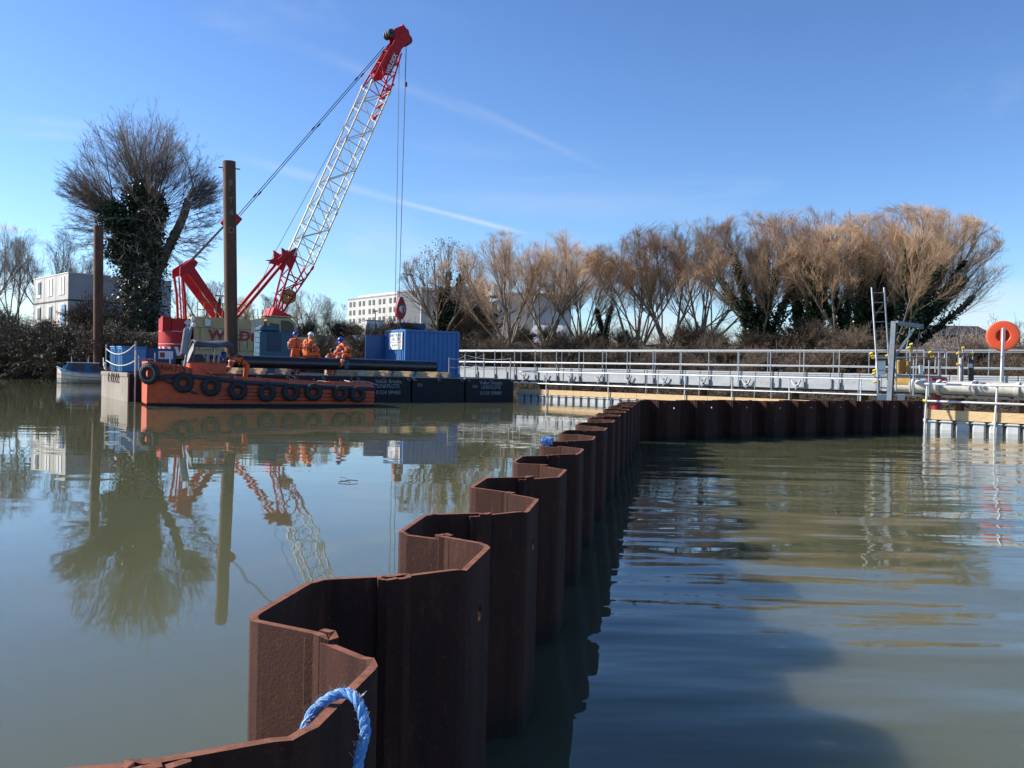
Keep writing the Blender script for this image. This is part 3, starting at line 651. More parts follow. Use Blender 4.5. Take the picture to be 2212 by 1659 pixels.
for x in (.06, CL - .06):
    for y in (.06, CW - .06): MB().box((x, y, CH / 2), (.13, .13, CH), CF, .008).build('corner_post', m_blue, cont)
for z in (.06, CH - .055):
    MB().box((CL / 2, .045, z), (CL - .27, .1, .12), CF, .006).build('side_rail', m_blue, cont); MB().box((.045, CW / 2, z), (.1, CW - .27, .12), CF, .006).build('end_rail', m_blue, cont)
sg = MB().box((-.02, 1.13, CH - .62), (.02, 1.62, .92), CF, .004).build('sign_board', m_white, cont)
for tx, z, s, mt, sx in (('SHEET PILING', .31, .24, m_letter_k, .86), ('(UK) LTD', .10, .25, m_letter_k, .95), ('Tel: 01772', -.24, .18, m_letter_k, .9)):
    text(tx, CF(-.034, 1.13 + (.12 if 'Tel' in tx else 0), CH - .62 + z), -CF.y, (0, 0, 1), s, mt, sg, sx=sx)
MB().box((-.033, 1.13, CH - .69), (.004, 1.3, .025), CF).build('printed_rule', m_letter_k, sg)
for dy in (.42, .60): MB().box((-.036, dy, CH - .62), (.004, .05, .8), CF).build('rust_stain', M('rust_stain_%.1f' % dy, (.5, .2, .09), (.74, .6, .5), r=.8, s=12), sg)
MB().box((-.62, CW - .03, CH / 2 - .12), (1.2, .05, CH - .34), CF, .01).build('open_door', M('shaded_blue_door', (.014, .075, .23), (.018, .085, .25), r=.5, s=2, c3=(.03, .07, .15), s3=8), cont)  # door leaf's shade put into a darker blue than the container walls
for y in (.55, .75): MB().tube(CF(-.06, y, .15), CF(-.06, y, CH - .12), .02, n=6).build('locking_bar', m_galv if y < .6 else m_blue2, cont, smooth=True)
# ------------------------------------------------------------------ persons
def person(name, loc, rot, pose, label, helmet, seat=.0, jacket=m_hiviz, sc_=1.0, strap=True, lean=.0, scarf=None):
    c, s = math.cos(rot), math.sin(rot)
    def w_(p): return V(*loc) + V(p[0] * c - p[1] * s, p[0] * s + p[1] * c, p[2]) * sc_
    J = {}
    if pose == 'stand':
        hz = .93; J.update(pel=(0, 0, hz), bel=(0, .01, hz + .17), che=(0, .02, hz + .37), nek=(0, .03, hz + .55), hea=(0, .06, hz + .66), top=(0, .06, hz + .77))
        for k, q in (('l', -1), ('r', 1)): J.update({k + 'hip': (.1 * q, 0, hz - .06), k + 'kne': (.12 * q, .04, .50), k + 'ank': (.12 * q, 0, .09), k + 'toe': (.14 * q, .17, .045)})
        for k, q in (('l', -1), ('r', 1)): J.update({k + 'sho': (.19 * q, .01, hz + .47), k + 'elb': (.26 * q, .04, hz + .2), k + 'wri': (.17 * q, .25, hz + .14)})
    elif pose == 'sit':
        hz = .12; a = lean
        def tor(y, z): return (0, y + math.sin(a) * z, hz + math.cos(a) * z)
        J.update(pel=(0, 0, hz), bel=tor(0, .18), che=tor(.01, .39), nek=tor(.02, .57), hea=tor(.06, .68), top=tor(.08, .79))
        for k, q in (('l', -1), ('r', 1)):
            J.update({k + 'hip': (.11 * q, .03, hz - .02), k + 'kne': (.15 * q, .46, hz + .02), k + 'ank': (.15 * q, .55, hz - .42), k + 'toe': (.16 * q, .72, hz - .45)})
            S = tor(.01, .49); J.update({k + 'sho': (.19 * q, S[1], S[2]), k + 'elb': (.27 * q, S[1] + .14, S[2] - .26), k + 'wri': (.12 * q, S[1] + .36, S[2] - .34)})
    else:                                 # bending forward, legs straight
        hz = .93; a = 1.15
        def tor(y, z): return (0, y + math.sin(a) * z, hz + math.cos(a) * z)
        J.update(pel=(0, -.1, hz), bel=tor(-.05, .18), che=tor(0, .40), nek=tor(.03, .58), hea=tor(.10, .68), top=tor(.14, .78))
        for k, q in (('l', -1), ('r', 1)):
            J.update({k + 'hip': (.1 * q, -.1, hz - .06), k + 'kne': (.12 * q, -.02, .5), k + 'ank': (.12 * q, -.06, .09), k + 'toe': (.14 * q, .11, .045)})
            S = tor(0, .5); J.update({k + 'sho': (.19 * q, S[1], S[2]), k + 'elb': (.24 * q, S[1] + .05, S[2] - .28), k + 'wri': (.15 * q, S[1] + .18, S[2] - .48)})
    rad = dict(pel=.155, bel=.145, che=.165, nek=.062, hea=.088, top=.07, hip=.1, kne=.072, ank=.055, toe=.045, sho=.088, elb=.06, wri=.042)
    names = list(J); ed = [('pel', 'bel'), ('bel', 'che'), ('che', 'nek'), ('nek', 'hea'), ('hea', 'top')]
    for k in 'lr': ed += [('pel', k + 'hip'), (k + 'hip', k + 'kne'), (k + 'kne', k + 'ank'), (k + 'ank', k + 'toe'), ('che', k + 'sho'), (k + 'sho', k + 'elb'), (k + 'elb', k + 'wri')]
    P = [V(*J[n_]) for n_ in names]; Rr = [rad[n_ if n_ in rad else n_[1:]] for n_ in names]; Ed = [(names.index(a), names.index(b_)) for a, b_ in ed]; roots = [names.index('pel')]
    for k, q in (('l', -1), ('r', 1)):    # hands: palm and five fingers
        wv, e = V(*J[k + 'wri']), V(*J[k + 'elb']); d = nrm(wv - e); sdv = nrm(np.cross(d, V(0, 0, 1)) + V(1e-3, 0, 0)); dn = nrm(np.cross(sdv, d)); i0 = names.index(k + 'wri')
        P.append(wv + d * .075); Rr.append(.04); pi_ = len(P) - 1; Ed.append((i0, pi_))
        for j, (o, L) in enumerate(((-.03, .07), (-.01, .08), (.01, .075), (.03, .06), (-.05 * q, .05))):
            base = wv + d * (.075 if j < 4 else .03) + sdv * o; r_ = len(P); roots.append(r_)
            for f_ in (0, .5, 1.0): P.append(base + d * L * f_ - dn * .03 * f_ * f_ + (sdv * o * .5 * f_ if j == 4 else 0)); Rr.append(.0095)
            Ed += [(r_, r_ + 1), (r_ + 1, r_ + 2)]
    me = bpy.data.meshes.new('tmp'); me.from_pydata([tuple(w_(p) - V(*loc)) for p in P], Ed, []); ob = bpy.data.objects.new('tmp', me); col.objects.link(ob)
    md = ob.modifiers.new('s', 'SKIN'); md.use_smooth_shade = True; md.branch_smoothing = .4
    for i, v_ in enumerate(me.skin_vertices[0].data): v_.radius = (Rr[i] * sc_,) * 2; v_.use_root = i in roots
    sb = ob.modifiers.new('b', 'SUBSURF'); sb.levels = sb.render_levels = 1
    bpy.context.view_layer.update(); dg = bpy.context.evaluated_depsgraph_get(); bm = bpy.data.meshes.new_from_object(ob.evaluated_get(dg)); bpy.data.objects.remove(ob)
    bm.materials.clear(); [bm.materials.append(x) for x in (jacket, m_skin, m_dark)]
    hd = w_(J['hea']) - V(*loc); wr = [w_(J[k + 'wri']) - V(*loc) for k in 'lr']; an = [w_(J[k + 'ank']) - V(*loc) for k in 'lr']
    for f_ in bm.polygons:
        cc = V(*f_.center); f_.use_smooth = True; f_.material_index = 1 if np.linalg.norm(cc - hd) < .17 * sc_ or min(np.linalg.norm(cc - x) for x in wr) < .02 or any((cc - x) @ (x) * 0 + np.linalg.norm(cc - x) < .0 for x in wr) else (2 if min(cc[2] - x[2] for x in an) < .03 and min(np.linalg.norm(cc - x) for x in an) < .25 else 0)
    bm.name = 'body'; t = thing(name, loc, label, 'person'); o = bpy.data.objects.new('body', bm); link(o, t, loc)
    h = w_(J['hea']); tp = w_(J['top']); ax = nrm(tp - h); fwd = V(-s, c, 0); fwd = nrm(fwd - ax * (fwd @ ax)); lt = np.cross(ax, fwd)
    fc = MB()                              # face: eyes, nose, mouth, ears
    for q in (-1, 1): fc.lathe(h + fwd * .087 + lt * .032 * q + ax * .0, [(.001, -.01), (.012, 0), (.001, .01)], fwd, 6); fc.box((0, 0, 0), (.02, .035, .06), Fr(h + lt * .095 * q, fwd, ax))
    fc.box((0, 0, 0), (.035, .022, .045), Fr(h + fwd * .10 - ax * .03, fwd, ax), .006); fc.box((0, 0, 0), (.012, .045, .012), Fr(h + fwd * .088 - ax * .075, fwd, ax))
    fc.build('face', m_skin, o, smooth=True)
    if helmet is not None:
        hc = h + ax * .035; b = MB().lathe(hc, [(.132, -.02), (.134, .02), (.128, .06), (.11, .10), (.075, .13), (.03, .145), (.001, .148)], ax, 16)
        b.lathe(hc, [(.131, -.022), (.152, -.024), (.152, -.012), (.131, -.006)], ax, 16); b.box((.13, 0, -.018), (.12, .16, .014), Fr(hc, fwd, ax), .004); b.build('helmet', helmet, t, smooth=True)
    else: MB().lathe(h + ax * .02, [(.10, -.05), (.108, .0), (.10, .06), (.06, .105), (.001, .115)], ax, 12).build('hair', m_hair, t, smooth=True)
    if strap:
        b = MB(); ch, be = w_(J['che']), w_(J['bel']); tx = nrm(ch - be); ft = nrm(V(-s, c, 0) - tx * (V(-s, c, 0) @ tx)); sx_ = np.cross(ft, tx)
        b.torus(be + tx * .02, tx, .185 * sc_, .02, 18, 5); 
        for q in (-1, 1): b.path([be - ft * .17 + sx_ * .08 * q, ch - ft * .19 + sx_ * .03 * q, ch + tx * .13 - ft * .08 + sx_ * .1 * q, ch + tx * .1 + ft * .1 + sx_ * .1 * q, be + ft * .17 + sx_ * .08 * q], .018, 5)
        b.path([ch + tx * .12 + ft * .06 + sx_ * .13, ch + tx * .16 - ft * .1, ch + tx * .12 + ft * .06 - sx_ * .13], .05, 6); b.build('life_jacket', m_strap, t, smooth=True)
    bands = MB()
    for k in 'lr':
        for a_n, b_n, rr0 in ((k + 'elb', k + 'wri', .062), (k + 'sho', k + 'elb', .085), (k + 'kne', k + 'ank', .074)):
            A1, B1_ = w_(J[a_n]), w_(J[b_n]); bands.torus(A1 + (B1_ - A1) * .5, B1_ - A1, rr0 * sc_, .012, 12, 4, 2.2)
    bands.build('reflective_tape', m_letter_w, t, smooth=True)['kind'] = 'stuff'
    if scarf is not None:
        ch, be = w_(J['che']), w_(J['bel']); tx = nrm(ch - be); ft = nrm(V(-s, c, 0)); sx_ = np.cross(ft, tx)
        MB().path([ch + tx * .15 - ft * .09, ch + ft * .1 + sx_ * .14, be + ft * .19 + sx_ * .16, be + ft * .2 + sx_ * .2 - tx * .1], .022, 5).build('reflective_band', scarf, t, smooth=True)
    return t
FX = math.atan2(BR.x[1], BR.x[0])
m_lime = M('lime_band', (.45, .8, .3), r=.5)
x, _ = hit(660, 770, PO + .1); person('person', BR(x, PO + .08, PZ + PR - .01), FX - 1.25, 'sit', 'person in orange workwear and white helmet sitting on the black pipe', m_hwhite, sc_=1.24, lean=.22, scarf=m_lime)
x, _ = hit(755, 770, PO + .1); person('person', BR(x, PO + .05, PZ + PR - .01), FX + 1.9, 'sit', 'person in orange workwear and blue helmet crouched on the black pipe beside the lashing', m_hblue, sc_=1.2, lean=.62)
x, _ = hit(637, 770, PO + .8); person('person', BR(x, PO + .75, DK + .01), FX - .3, 'stand', 'person in orange workwear and blue helmet standing behind the black pipe', m_hblue, sc_=1.13)
x, _ = hit(718, 770, 3.6); person('person', BR(x, 3.6, DK + .40), FX + 2.6, 'sit', 'bareheaded person in orange waistcoat sitting low behind the black pipe', None, sc_=.98, lean=.1); tag(MB().box((x, 3.6, DK + .21), (.6, .45, .40), BR, .02).build('wooden_crate', m_wood_old), 'low wooden crate used as a seat behind the black pipe', 'crate')

# ================================================================== ORANGE WORKBOAT
bl, br_ = wp(318, 878, 0), wp(808, 879, 0); BT = Fr(bl, br_ - bl); LB = float(np.linalg.norm(br_ - bl)); BW = 2.5
boat = thing('workboat', BT(LB / 2, BW / 2, 0), 'orange steel workboat hung with black tyre fenders alongside the barge', 'boat')
def bhit(px, py, off=0.0):
    d = ray(px, py); o = BT(0, off, 0); t = ((o - CO) @ BT.y) / (d @ BT.y); q = CO + d * t; return float((q - BT.o) @ BT.x), float(q[2])
sheer = [(0, 1.58), (.6, 1.54), (1.2, 1.44), (2.0, 1.18), (2.6, 1.02), (3.5, .93), (5, .87), (6.5, .82), (LB, .78)]
hull = MB(); st_ = [0, .5, 1.2, 2.0, 2.6, 3.5, 5, 6.5, LB - .5, LB]; sec = []
for x in st_:
    zt = float(np.interp(x, [q[0] for q in sheer], [q[1] for q in sheer])); k = .35 * max(0, 1 - x / 1.2) ** 1.6
    zb = -.35 + .42 * max(0, 1 - x / 1.5) ** 1.5; xo = x
    sec.append([BT(xo + k * .0, .06 + k, zb), BT(xo, .02 + k * .6, .12), BT(xo - .0, k * .25, zt), BT(xo, BW - k * .25, zt), BT(xo, BW - .02 - k * .6, .12), BT(xo, BW - .06 - k, zb)])
for s_ in sec: hull.v.extend([tuple(p) for p in s_])
for i in range(len(sec) - 1):
    for j in range(6):
        if j == 2: continue
        hull.f.append((i * 6 + j, (i + 1) * 6 + j, (i + 1) * 6 + (j + 1) % 6, i * 6 + (j + 1) % 6)); hull.m.append(0)
hull.f.append((0, 1, 2, 3, 4, 5)); hull.m.append(0); e = (len(sec) - 1) * 6; hull.f.append(tuple(e + j for j in (5, 4, 3, 2, 1, 0))); hull.m.append(0)
hl_ = hull.build('hull', m_orange, boat)
# deck, gunwale, plate seams, boot topping
d = MB(); d.add([BT(x, .05, z - .14) for x, z in sheer] + [BT(x, BW - .05, z - .14) for x, z in sheer], [(i, i + 1, len(sheer) + i + 1, len(sheer) + i) for i in range(len(sheer) - 1)]); d.build('deck', m_dark, boat)
g_ = MB().path([BT(x, -.02, z - .06 - .58 * max(0, 1 - x / 2.4)) for x, z in [(0.1, 1.52)] + sheer[1:]], .085, 8); g_.build('rubbing_band', M('navy_fender_band', (.022, .03, .065), (.03, .03, .04), r=.6, s=5), boat, smooth=True)
b = MB()
for x in st_[:-1]: pass
bt = [BT(x, -.012 + .35 * max(0, 1 - x / 1.2) ** 1.6 * .75, 0) for x in st_]
b.add([p + V(0, 0, z) for p in bt for z in (-.25, .115 if False else .10)], [(2 * i, 2 * i + 2, 2 * i + 3, 2 * i + 1) for i in range(len(bt) - 1)]); b.build('boot_topping', m_black, hl_)
for k, z in enumerate((.24, .38, .52, .66)):
    MB().path([BT(2.4 + .2 * k, -.004, z + .02), BT(5, -.004, z), BT(LB - .02, -.004, z - .02)], .009, 4).build('plate_seam', m_letter_f, hl_)
MB().path([BT(.5, .0, .93), BT(1.0, -.01, .70), BT(1.65, -.01, .46)], .045, 6).build('mooring_strop', m_dark, hl_)
x, z = bhit(375, 795); text('NATO 5', BT(x + .1, -.03, z - .05), BT.x - V(0, 0, .14), V(0, 0, 1) + BT.x * .14, .27, m_letter_f, hl_, sx=1.1)
# raised bulwark strip along the deck
b = MB()
for (x0, z0), (x1, z1) in zip(sheer[3:], sheer[4:]): b.add([BT(x0, .16, z0 - .15), BT(x1, .16, z1 - .15), BT(x1, .16, z1 + .13), BT(x0, .16, z0 + .16), BT(x0, .24, z0 - .15), BT(x1, .24, z1 - .15), BT(x1, .24, z1 + .13), BT(x0, .24, z0 + .16)], [(0, 1, 2, 3), (5, 4, 7, 6), (3, 2, 6, 7)])
b.build('side_coaming', m_orange, boat)
# console, screen, canopy and mast
x0, z0 = bhit(400, 800, .9); x1, _ = bhit(462, 800, .9)
MB().box(((x0 + x1) / 2 + .25, 1.1, 1.22), (x1 - x0 + .3, 1.1, .75), BT, .05).build('console', m_orange, boat)
xc, zc = bhit(420, 738, .9); xd, zd = bhit(500, 738, .9)
MB().add([BT(x0 + .05, .62, 1.58), BT(xc + .02, .62, zc - .05), BT(xc + .02, 1.58, zc - .05), BT(x0 + .05, 1.58, 1.58)], [(0, 1, 2, 3)]).build('windscreen', M('clear_screen', (.5, .48, .45), r=.1), boat)
for y in (.6, 1.6):
    MB().path([BT(xc - .12, y, 1.3), BT(xc - .02, y, zc - .06), BT(xc + .1, y, zc)], .035, 6).build('canopy_post', m_canopy, boat, smooth=True)
    MB().tube(BT(xd - .55, y, 1.05), BT(xd - .45, y, zd - .1), .03, n=6).build('canopy_post', m_galv, boat, smooth=True)
MB().tube(BT(xc + .35, .62, 1.75), BT(xc + .05, .62, zc - .12), .025, n=6).build('canopy_stay', m_galv, boat, smooth=True)
cp = MB(); nxc = 10; nyc = 6
for i in range(nxc + 1):
    for j in range(nyc + 1):
        u_, v_ = i / nxc, j / nyc; zz = zc + (zd - zc) * u_ + .07 * math.sin(math.pi * v_) - .05 * math.sin(math.pi * u_) + .012 * math.sin(9 * u_ + 4 * v_)
        if i == nxc: zz -= .10
        if j in (0, nyc): zz -= .13
        cp.v.append(tuple(BT(xc - .05 + (xd - xc + .05) * u_, .5 + 1.2 * v_, zz)))
cp.f = [(i * (nyc + 1) + j, (i + 1) * (nyc + 1) + j, (i + 1) * (nyc + 1) + j + 1, i * (nyc + 1) + j + 1) for i in range(nxc) for j in range(nyc)]; cp.m = [0] * len(cp.f)
co_ = cp.build('canopy', m_canopy, boat, smooth=True); sm = co_.modifiers.new('s', 'SOLIDIFY'); sm.thickness = .03
mp0, mp1 = bhit(398, 790, .5), bhit(417, 687, .5)
MB().path([BT(mp0[0], .5, mp0[1] - .1), BT((mp0[0] + mp1[0]) / 2, .5, (mp0[1] + mp1[1]) / 2), BT(mp1[0], .5, mp1[1])], .045, 8).build('mast', m_mast_shade, boat, smooth=True)
xm, zm = bhit(399, 738, .5); fr = Fr(BT(xm, .42, zm), BT.x, V(0, 0, 1) + BT.x * .12); MB().box((0, 0, 0), (.2, .16, .95), fr, .03).build('light_board', m_mast_shade, boat)
for px, py in ((414, 689), (416, 702)): xq, zq = bhit(px, py, .45); MB().lathe(BT(xq + .03, .42, zq), [(.001, -.08), (.06, -.06), (.075, .0), (.05, .08), (.001, .09)], (0, 0, 1), 10).build('lamp', m_white, boat, smooth=True)
xq, zq = bhit(386, 798, .3); MB().lathe(BT(xq, .4, zq - .05), [(.001, -.1), (.16, -.1), (.17, .0), (.12, .14), (.06, .2), (.001, .22)], (0, 0, 1), 12).build('coiled_sheet', m_ropew, boat, smooth=True)
b = MB()
for px, py in ((428, 800), (445, 812), (460, 822)): pass
xq, zq = bhit(480, 822, .1); b.path([BT(xq - .6, .02, .92), BT(xq - .55, .02, 1.18), BT(xq + .25, .02, 1.16), BT(xq + .3, .02, .9)], .03, 6); b.path([BT(xq - .15, .02, 1.17), BT(xq - .1, .02, .92)], .02, 6); b.build('grab_rail', m_dark, boat, smooth=True)
xq, zq = bhit(724, 826, .6); MB().path([BT(xq - .9, .7, .78), BT(xq - .2, .7, .86), BT(xq + .75, .7, .85)], [.10, .12, .09], 10).build('red_fender', m_ring, boat, smooth=True)
xq, zq = bhit(775, 832, .4); MB().path([BT(xq - .9, .3, .84), BT(xq - .2, .3, .99), BT(xq + .35, .3, .97), BT(xq + .75, .3, .84)], .022, 6).build('stern_rail', m_galv, boat, smooth=True)
MB().path([BT(LB - .9, .3, .97), BT(LB - .85, 1.2, 1.0), BT(LB - .2, 2.2, .82)], .02, 6).build('stern_rail', m_galv, boat, smooth=True)
xq, zq = bhit(700, 826, .5)
for k in range(5): rn = random.Random(k + 40); MB().torus(BT(xq + rn.uniform(-.2, .1), .5 + rn.uniform(-.1, .1), .82 + .03 * k), (rn.uniform(-.2, .2), rn.uniform(-.2, .2), 1), .16, .028, 12, 5).build('coiled_rope', m_ropew, boat, smooth=True)
xq, zq = bhit(432, 806, .05)
for (a, c) in (((420, 800), (437, 816)), ((505, 812), (510, 824))):
    p, q = bhit(*a, .08), bhit(*c, .08); MB().tube(BT(p[0], .08, p[1]), BT(q[0], .08, q[1]), .06, n=8).build('orange_bitt', m_ring, boat, smooth=True)
# tyres
tyl = [('tyre fender at the blunt bow of the orange boat, rim pale', 322, 807, .58, .30), ('second tyre fender along the orange boat, hung high', 396, 827, .55, 0), ('third tyre fender from the orange bow', 456, 835, .54, 0), ('fourth tyre fender from the orange bow', 514, 844, .53, 0), ('fifth tyre fender along the orange boat side', 577, 848, .52, 0), ('sixth tyre fender along the orange boat side', 629, 847, .52, 0), ('third tyre fender from the orange stern', 678, 847, .51, 0), ('tyre fender next to the aftermost one on the orange boat', 736, 850, .48, 0), ('aftermost tyre fender at the orange stern corner', 773, 852, .48, 0)]
for i, (lab, px, py, dia, tw_) in enumerate(tyl):
    dia *= 1.24
    off = -.12; x, z = bhit(px, py, off); R0 = dia * .5 * .72; ax = -BT.y
    if tw_: ax = nrm(-BT.y - BT.x * .75); x, z = bhit(px, py, -.05)
    t = thing('tyre_fender', BT(x, off, z - dia / 2), lab, 'tyre', 'tyre fenders hung along the orange boat')
    b = MB().torus(BT(x, off + .01, z), ax, R0, dia * .5 * .33, 26, 10, .9); b.build('tyre', m_tyre, t, smooth=True)
    b = MB()
    for k in range(26):
        a = 2 * math.pi * k / 26; u_ = nrm(np.cross(ax, V(0, 0, 1))); v_ = np.cross(ax, u_); dd = u_ * math.cos(a) + v_ * math.sin(a)
        b.box((0, 0, 0), (.02, .13, .035), Fr(BT(x, off + .01, z) + dd * (R0 + dia * .5 * .325), dd, np.cross(ax, dd)))
    b.build('tread', m_tyre, t)
    if tw_: MB().torus(BT(x, off + .01, z) + ax * .085, ax, R0 * .98, .022, 26, 5).build('worn_rim', m_galv, t, smooth=True)
    MB().path([BT(x, off + .03, z + R0 * .9), BT(x + .02, -.02, z + R0 + .22), BT(x + .03, .06, z + R0 + .26)], .014, 5).build('hanging_rope', m_dark, t, smooth=True)
xq, zq = bhit(508, 800, 1.25); person('person', BT(xq + .35, 1.25, .66), math.atan2(BT.x[1], BT.x[0]) + 1.57, 'bend', 'person in orange and blue helmet bending over at the boat console', m_hblue, sc_=1.0)

# ================================================================== CRAWLER CRANE
CO_ = 20.75; KF = Fr(BR(0, CO_, 0), BR.x); KW = 3.3            # local: x along, y 0 = near side of the house, z up
crane = thing('crawler_crane', KF(10, KW / 2, DK), 'red and cream crawler crane with tall lattice boom standing on a barge', 'crane')
for y in (-.55, KW - .25):
    t = MB(); pf = []
    for x, z in ((6.9, 1.35), (7.3, 1.16), (12.9, 1.16), (13.3, 1.35), (13.35, 1.7), (12.9, 1.98), (7.3, 1.98), (6.85, 1.7)): pf.append(KF(x, y, z))
    t.prism(pf, KF.y * .85); tr = t.build('track', m_dark, crane)
    for k in range(6): MB().lathe(KF(7.5 + k * 1.05, y - .03, 1.5), [(.001, -.02), (.2, -.02), (.22, .05)], KF.y, 12).build('roller', m_dark, tr, smooth=True)
MB().box((10.3, KW / 2, 2.0), (6.8, KW - .2, .3), KF, .04).build('turntable_deck', m_dark, crane)
hs_ = MB().box((9.75, KW / 2, 3.32), (4.5, KW, 2.4), KF, .05).build('house', m_cream, crane)
for x in (7.9, 8.75, 9.5, 10.4, 11.3): MB().box((x, -.012, 3.1), (.025, .02, 1.5), KF).build('door_seam', m_dark, hs_)
for z in (2.45, 3.85): MB().box((9.75, -.012, z), (4.3, .02, .022), KF).build('door_seam', m_dark, hs_)
MB().path([KF(8.6, -.04, 2.6), KF(8.6, -.04, 3.45), KF(10.9, -.04, 3.45), KF(10.9, -.04, 2.6)], .02, 5).build('grab_rail', m_dark, hs_, smooth=True)
MB().box((9.35, -.015, 3.62), (1.1, .02, .1), KF).build('pale_stripe', m_letter_w, hs_)
fb = MB().prism([KF(11.1, -.06, 4.5), KF(11.95, -.06, 4.66), KF(11.95, -.06, 3.85), KF(11.1, -.06, 3.6)], KF.y * 1.3); fb.build('fairing', m_boom, hs_)
xw, zw = hit(512, 726, CO_); text('WELDEX', KF(10.35, -.03, zw), KF.x, (0, 0, 1), .86, m_letter_r, hs_, sx=1.12)
MB().box((8.35, -.1, 4.15), (.32, .2, .42), KF, .03).build('air_filter', m_white, hs_)
# counterweight: rounded tail
cwp = []
for k in range(15):
    a = math.pi * (.5 + k / 14); cwp.append((7.35 + 1.55 * math.cos(a), KW / 2 + (KW / 2 - .02) * math.sin(a) * -1))
cwm = MB(); cwm.prism([KF(7.5, .02, 2.0)] + [KF(x, y, 2.0) for x, y in cwp[::-1]] + [KF(7.5, KW - .02, 2.0)], V(0, 0, 2.36)); cw = cwm.build('counterweight', m_red, crane, smooth=True)
def onarc(frac, z, out=.0):
    a = math.pi * (.5 + frac); r1, r2 = 1.55 + out, KW / 2 - .02 + out; return KF(7.35 + r1 * math.cos(a), KW / 2 - r2 * -math.sin(a) * -1, z) if False else KF(7.35 + r1 * math.cos(a), KW / 2 - r2 * math.sin(a), z)
for z in (2.75, 3.55):
    MB().path([onarc(.04 + k * .92 / 20, z, .004) for k in range(21)], .016, 4).build('slab_joint', m_letter_w, cw)
for k in range(10):                       # slanted white chevrons round the base
    f0 = .02 + k * .097; b = MB(); b.add([onarc(f0, 2.03, .012), onarc(f0 + .045, 2.03, .012), onarc(f0 + .085, 2.58, .012), onarc(f0 + .04, 2.58, .012)], [(0, 1, 2, 3)]); b.build('white_chevron', m_letter_w, cw)
for z in (4.12, 3.74, 3.30):
    c = KF(7.14, -.02, z); s = .23; MB().add([c + V(0, 0, s), c + KF.x * s, c - V(0, 0, s), c - KF.x * s], [(3, 2, 1, 0)]).build('hazard_diamond', m_letter_w, cw)
MB().box((6.0, .75, 4.0), (.5, .6, .9), KF, .02).build('counterweight_box', m_red, cw)
# cab
cabp = [(12.15, 2.3), (14.15, 2.3), (14.3, 3.0), (14.05, 4.45), (13.7, 4.72), (12.15, 4.72)]
cab = MB().prism([KF(x, -.15, z) for x, z in cabp], KF.y * 1.25).build('cab', m_cream, crane)
MB().prism([KF(x, -.165, z) for x, z in ((12.3, 3.3), (13.0, 3.3), (12.95, 4.3), (12.3, 4.35))], KF.y * .01).build('window', m_glass, cab)
MB().prism([KF(x, -.165, z) for x, z in ((13.1, 2.6), (13.98, 2.6), (14.12, 3.0), (13.92, 4.35), (13.6, 4.55), (13.05, 4.55))], KF.y * .01).build('window', m_glass, cab)
MB().prism([KF(x, -.14 + .0, z) for x, z in ((14.16, 2.45), (14.33, 3.0), (14.08, 4.45), (14.06, 4.44), (14.3, 3.0), (14.14, 2.46))], KF.y * 1.2).build('windscreen', m_glass, cab)
MB().box((13.0, .45, 4.80), (2.2, 1.3, .06), KF, .02).build('roof_guard', m_boom, cab)
# roof railings
for x in (7.75, 8.15, 8.9, 9.3, 10.2, 10.75): MB().tube(KF(x, .1, 4.5), KF(x, .1, 5.45), .03, n=6).build('guard_post', m_amber, crane, smooth=True)
for x0, x1 in ((7.75, 8.9), (9.3, 10.75)):
    for z in (4.98, 5.45): MB().tube(KF(x0, .1, z), KF(x1, .1, z), .026, n=6).build('guard_rail', m_amber, crane, smooth=True)
for x in (11.0, 11.35, 11.9): MB().path([KF(x, .2, 4.5), KF(x, .2, 5.2), KF(x + .25, .2, 5.2), KF(x + .3, .2, 4.6)], .028, 6).build('guard_post', m_amber, crane, smooth=True)
# A-frame gantry
for y in (.55, 2.6):
    MB().path([KF(7.15, y, 4.35), KF(7.05, y, 6.0), KF(6.85, y, 7.3)], .085, 8).build('gantry_back_leg', m_red, crane, smooth=True)
    MB().prism([KF(7.12, y, 7.4), KF(7.5, y, 7.85), KF(9.85, y, 4.5), KF(9.42, y, 4.5)], KF.y * .16).build('gantry_front_leg', m_red, crane)
    MB().prism([KF(6.75, y - .04, 7.05), KF(6.75, y - .04, 7.6), KF(7.5, y - .04, 8.15), KF(7.85, y - .04, 8.0), KF(7.5, y - .04, 7.35)], KF.y * .14).build('gantry_head_plate', m_red, crane)
MB().tube(KF(7.62, .4, 7.98), KF(7.62, 2.8, 7.98), .13, n=10).build('gantry_sheave_shaft', m_red, crane, smooth=True)
for y in (1.0, 1.4, 1.8, 2.2): MB().lathe(KF(7.62, y, 7.98), [(.1, -.04), (.26, -.04), (.26, .04), (.1, .04)], KF.y, 14).build('gantry_sheave', m_red, crane)
MB().tube(KF(8.4, .6, 6.35), KF(8.4, 2.7, 6.35), .08, n=8).build('gantry_cross_tube', m_red, crane)
for y in (1.2, 1.9): MB().tube(KF(7.0, y, 7.1), KF(7.2, y, 4.4), .05, n=6).build('gantry_rope_guide', m_red, crane)
MB().box((9.2, .5, 5.95), (.5, .3, .07), KF).build('gantry_platform', m_red, crane)
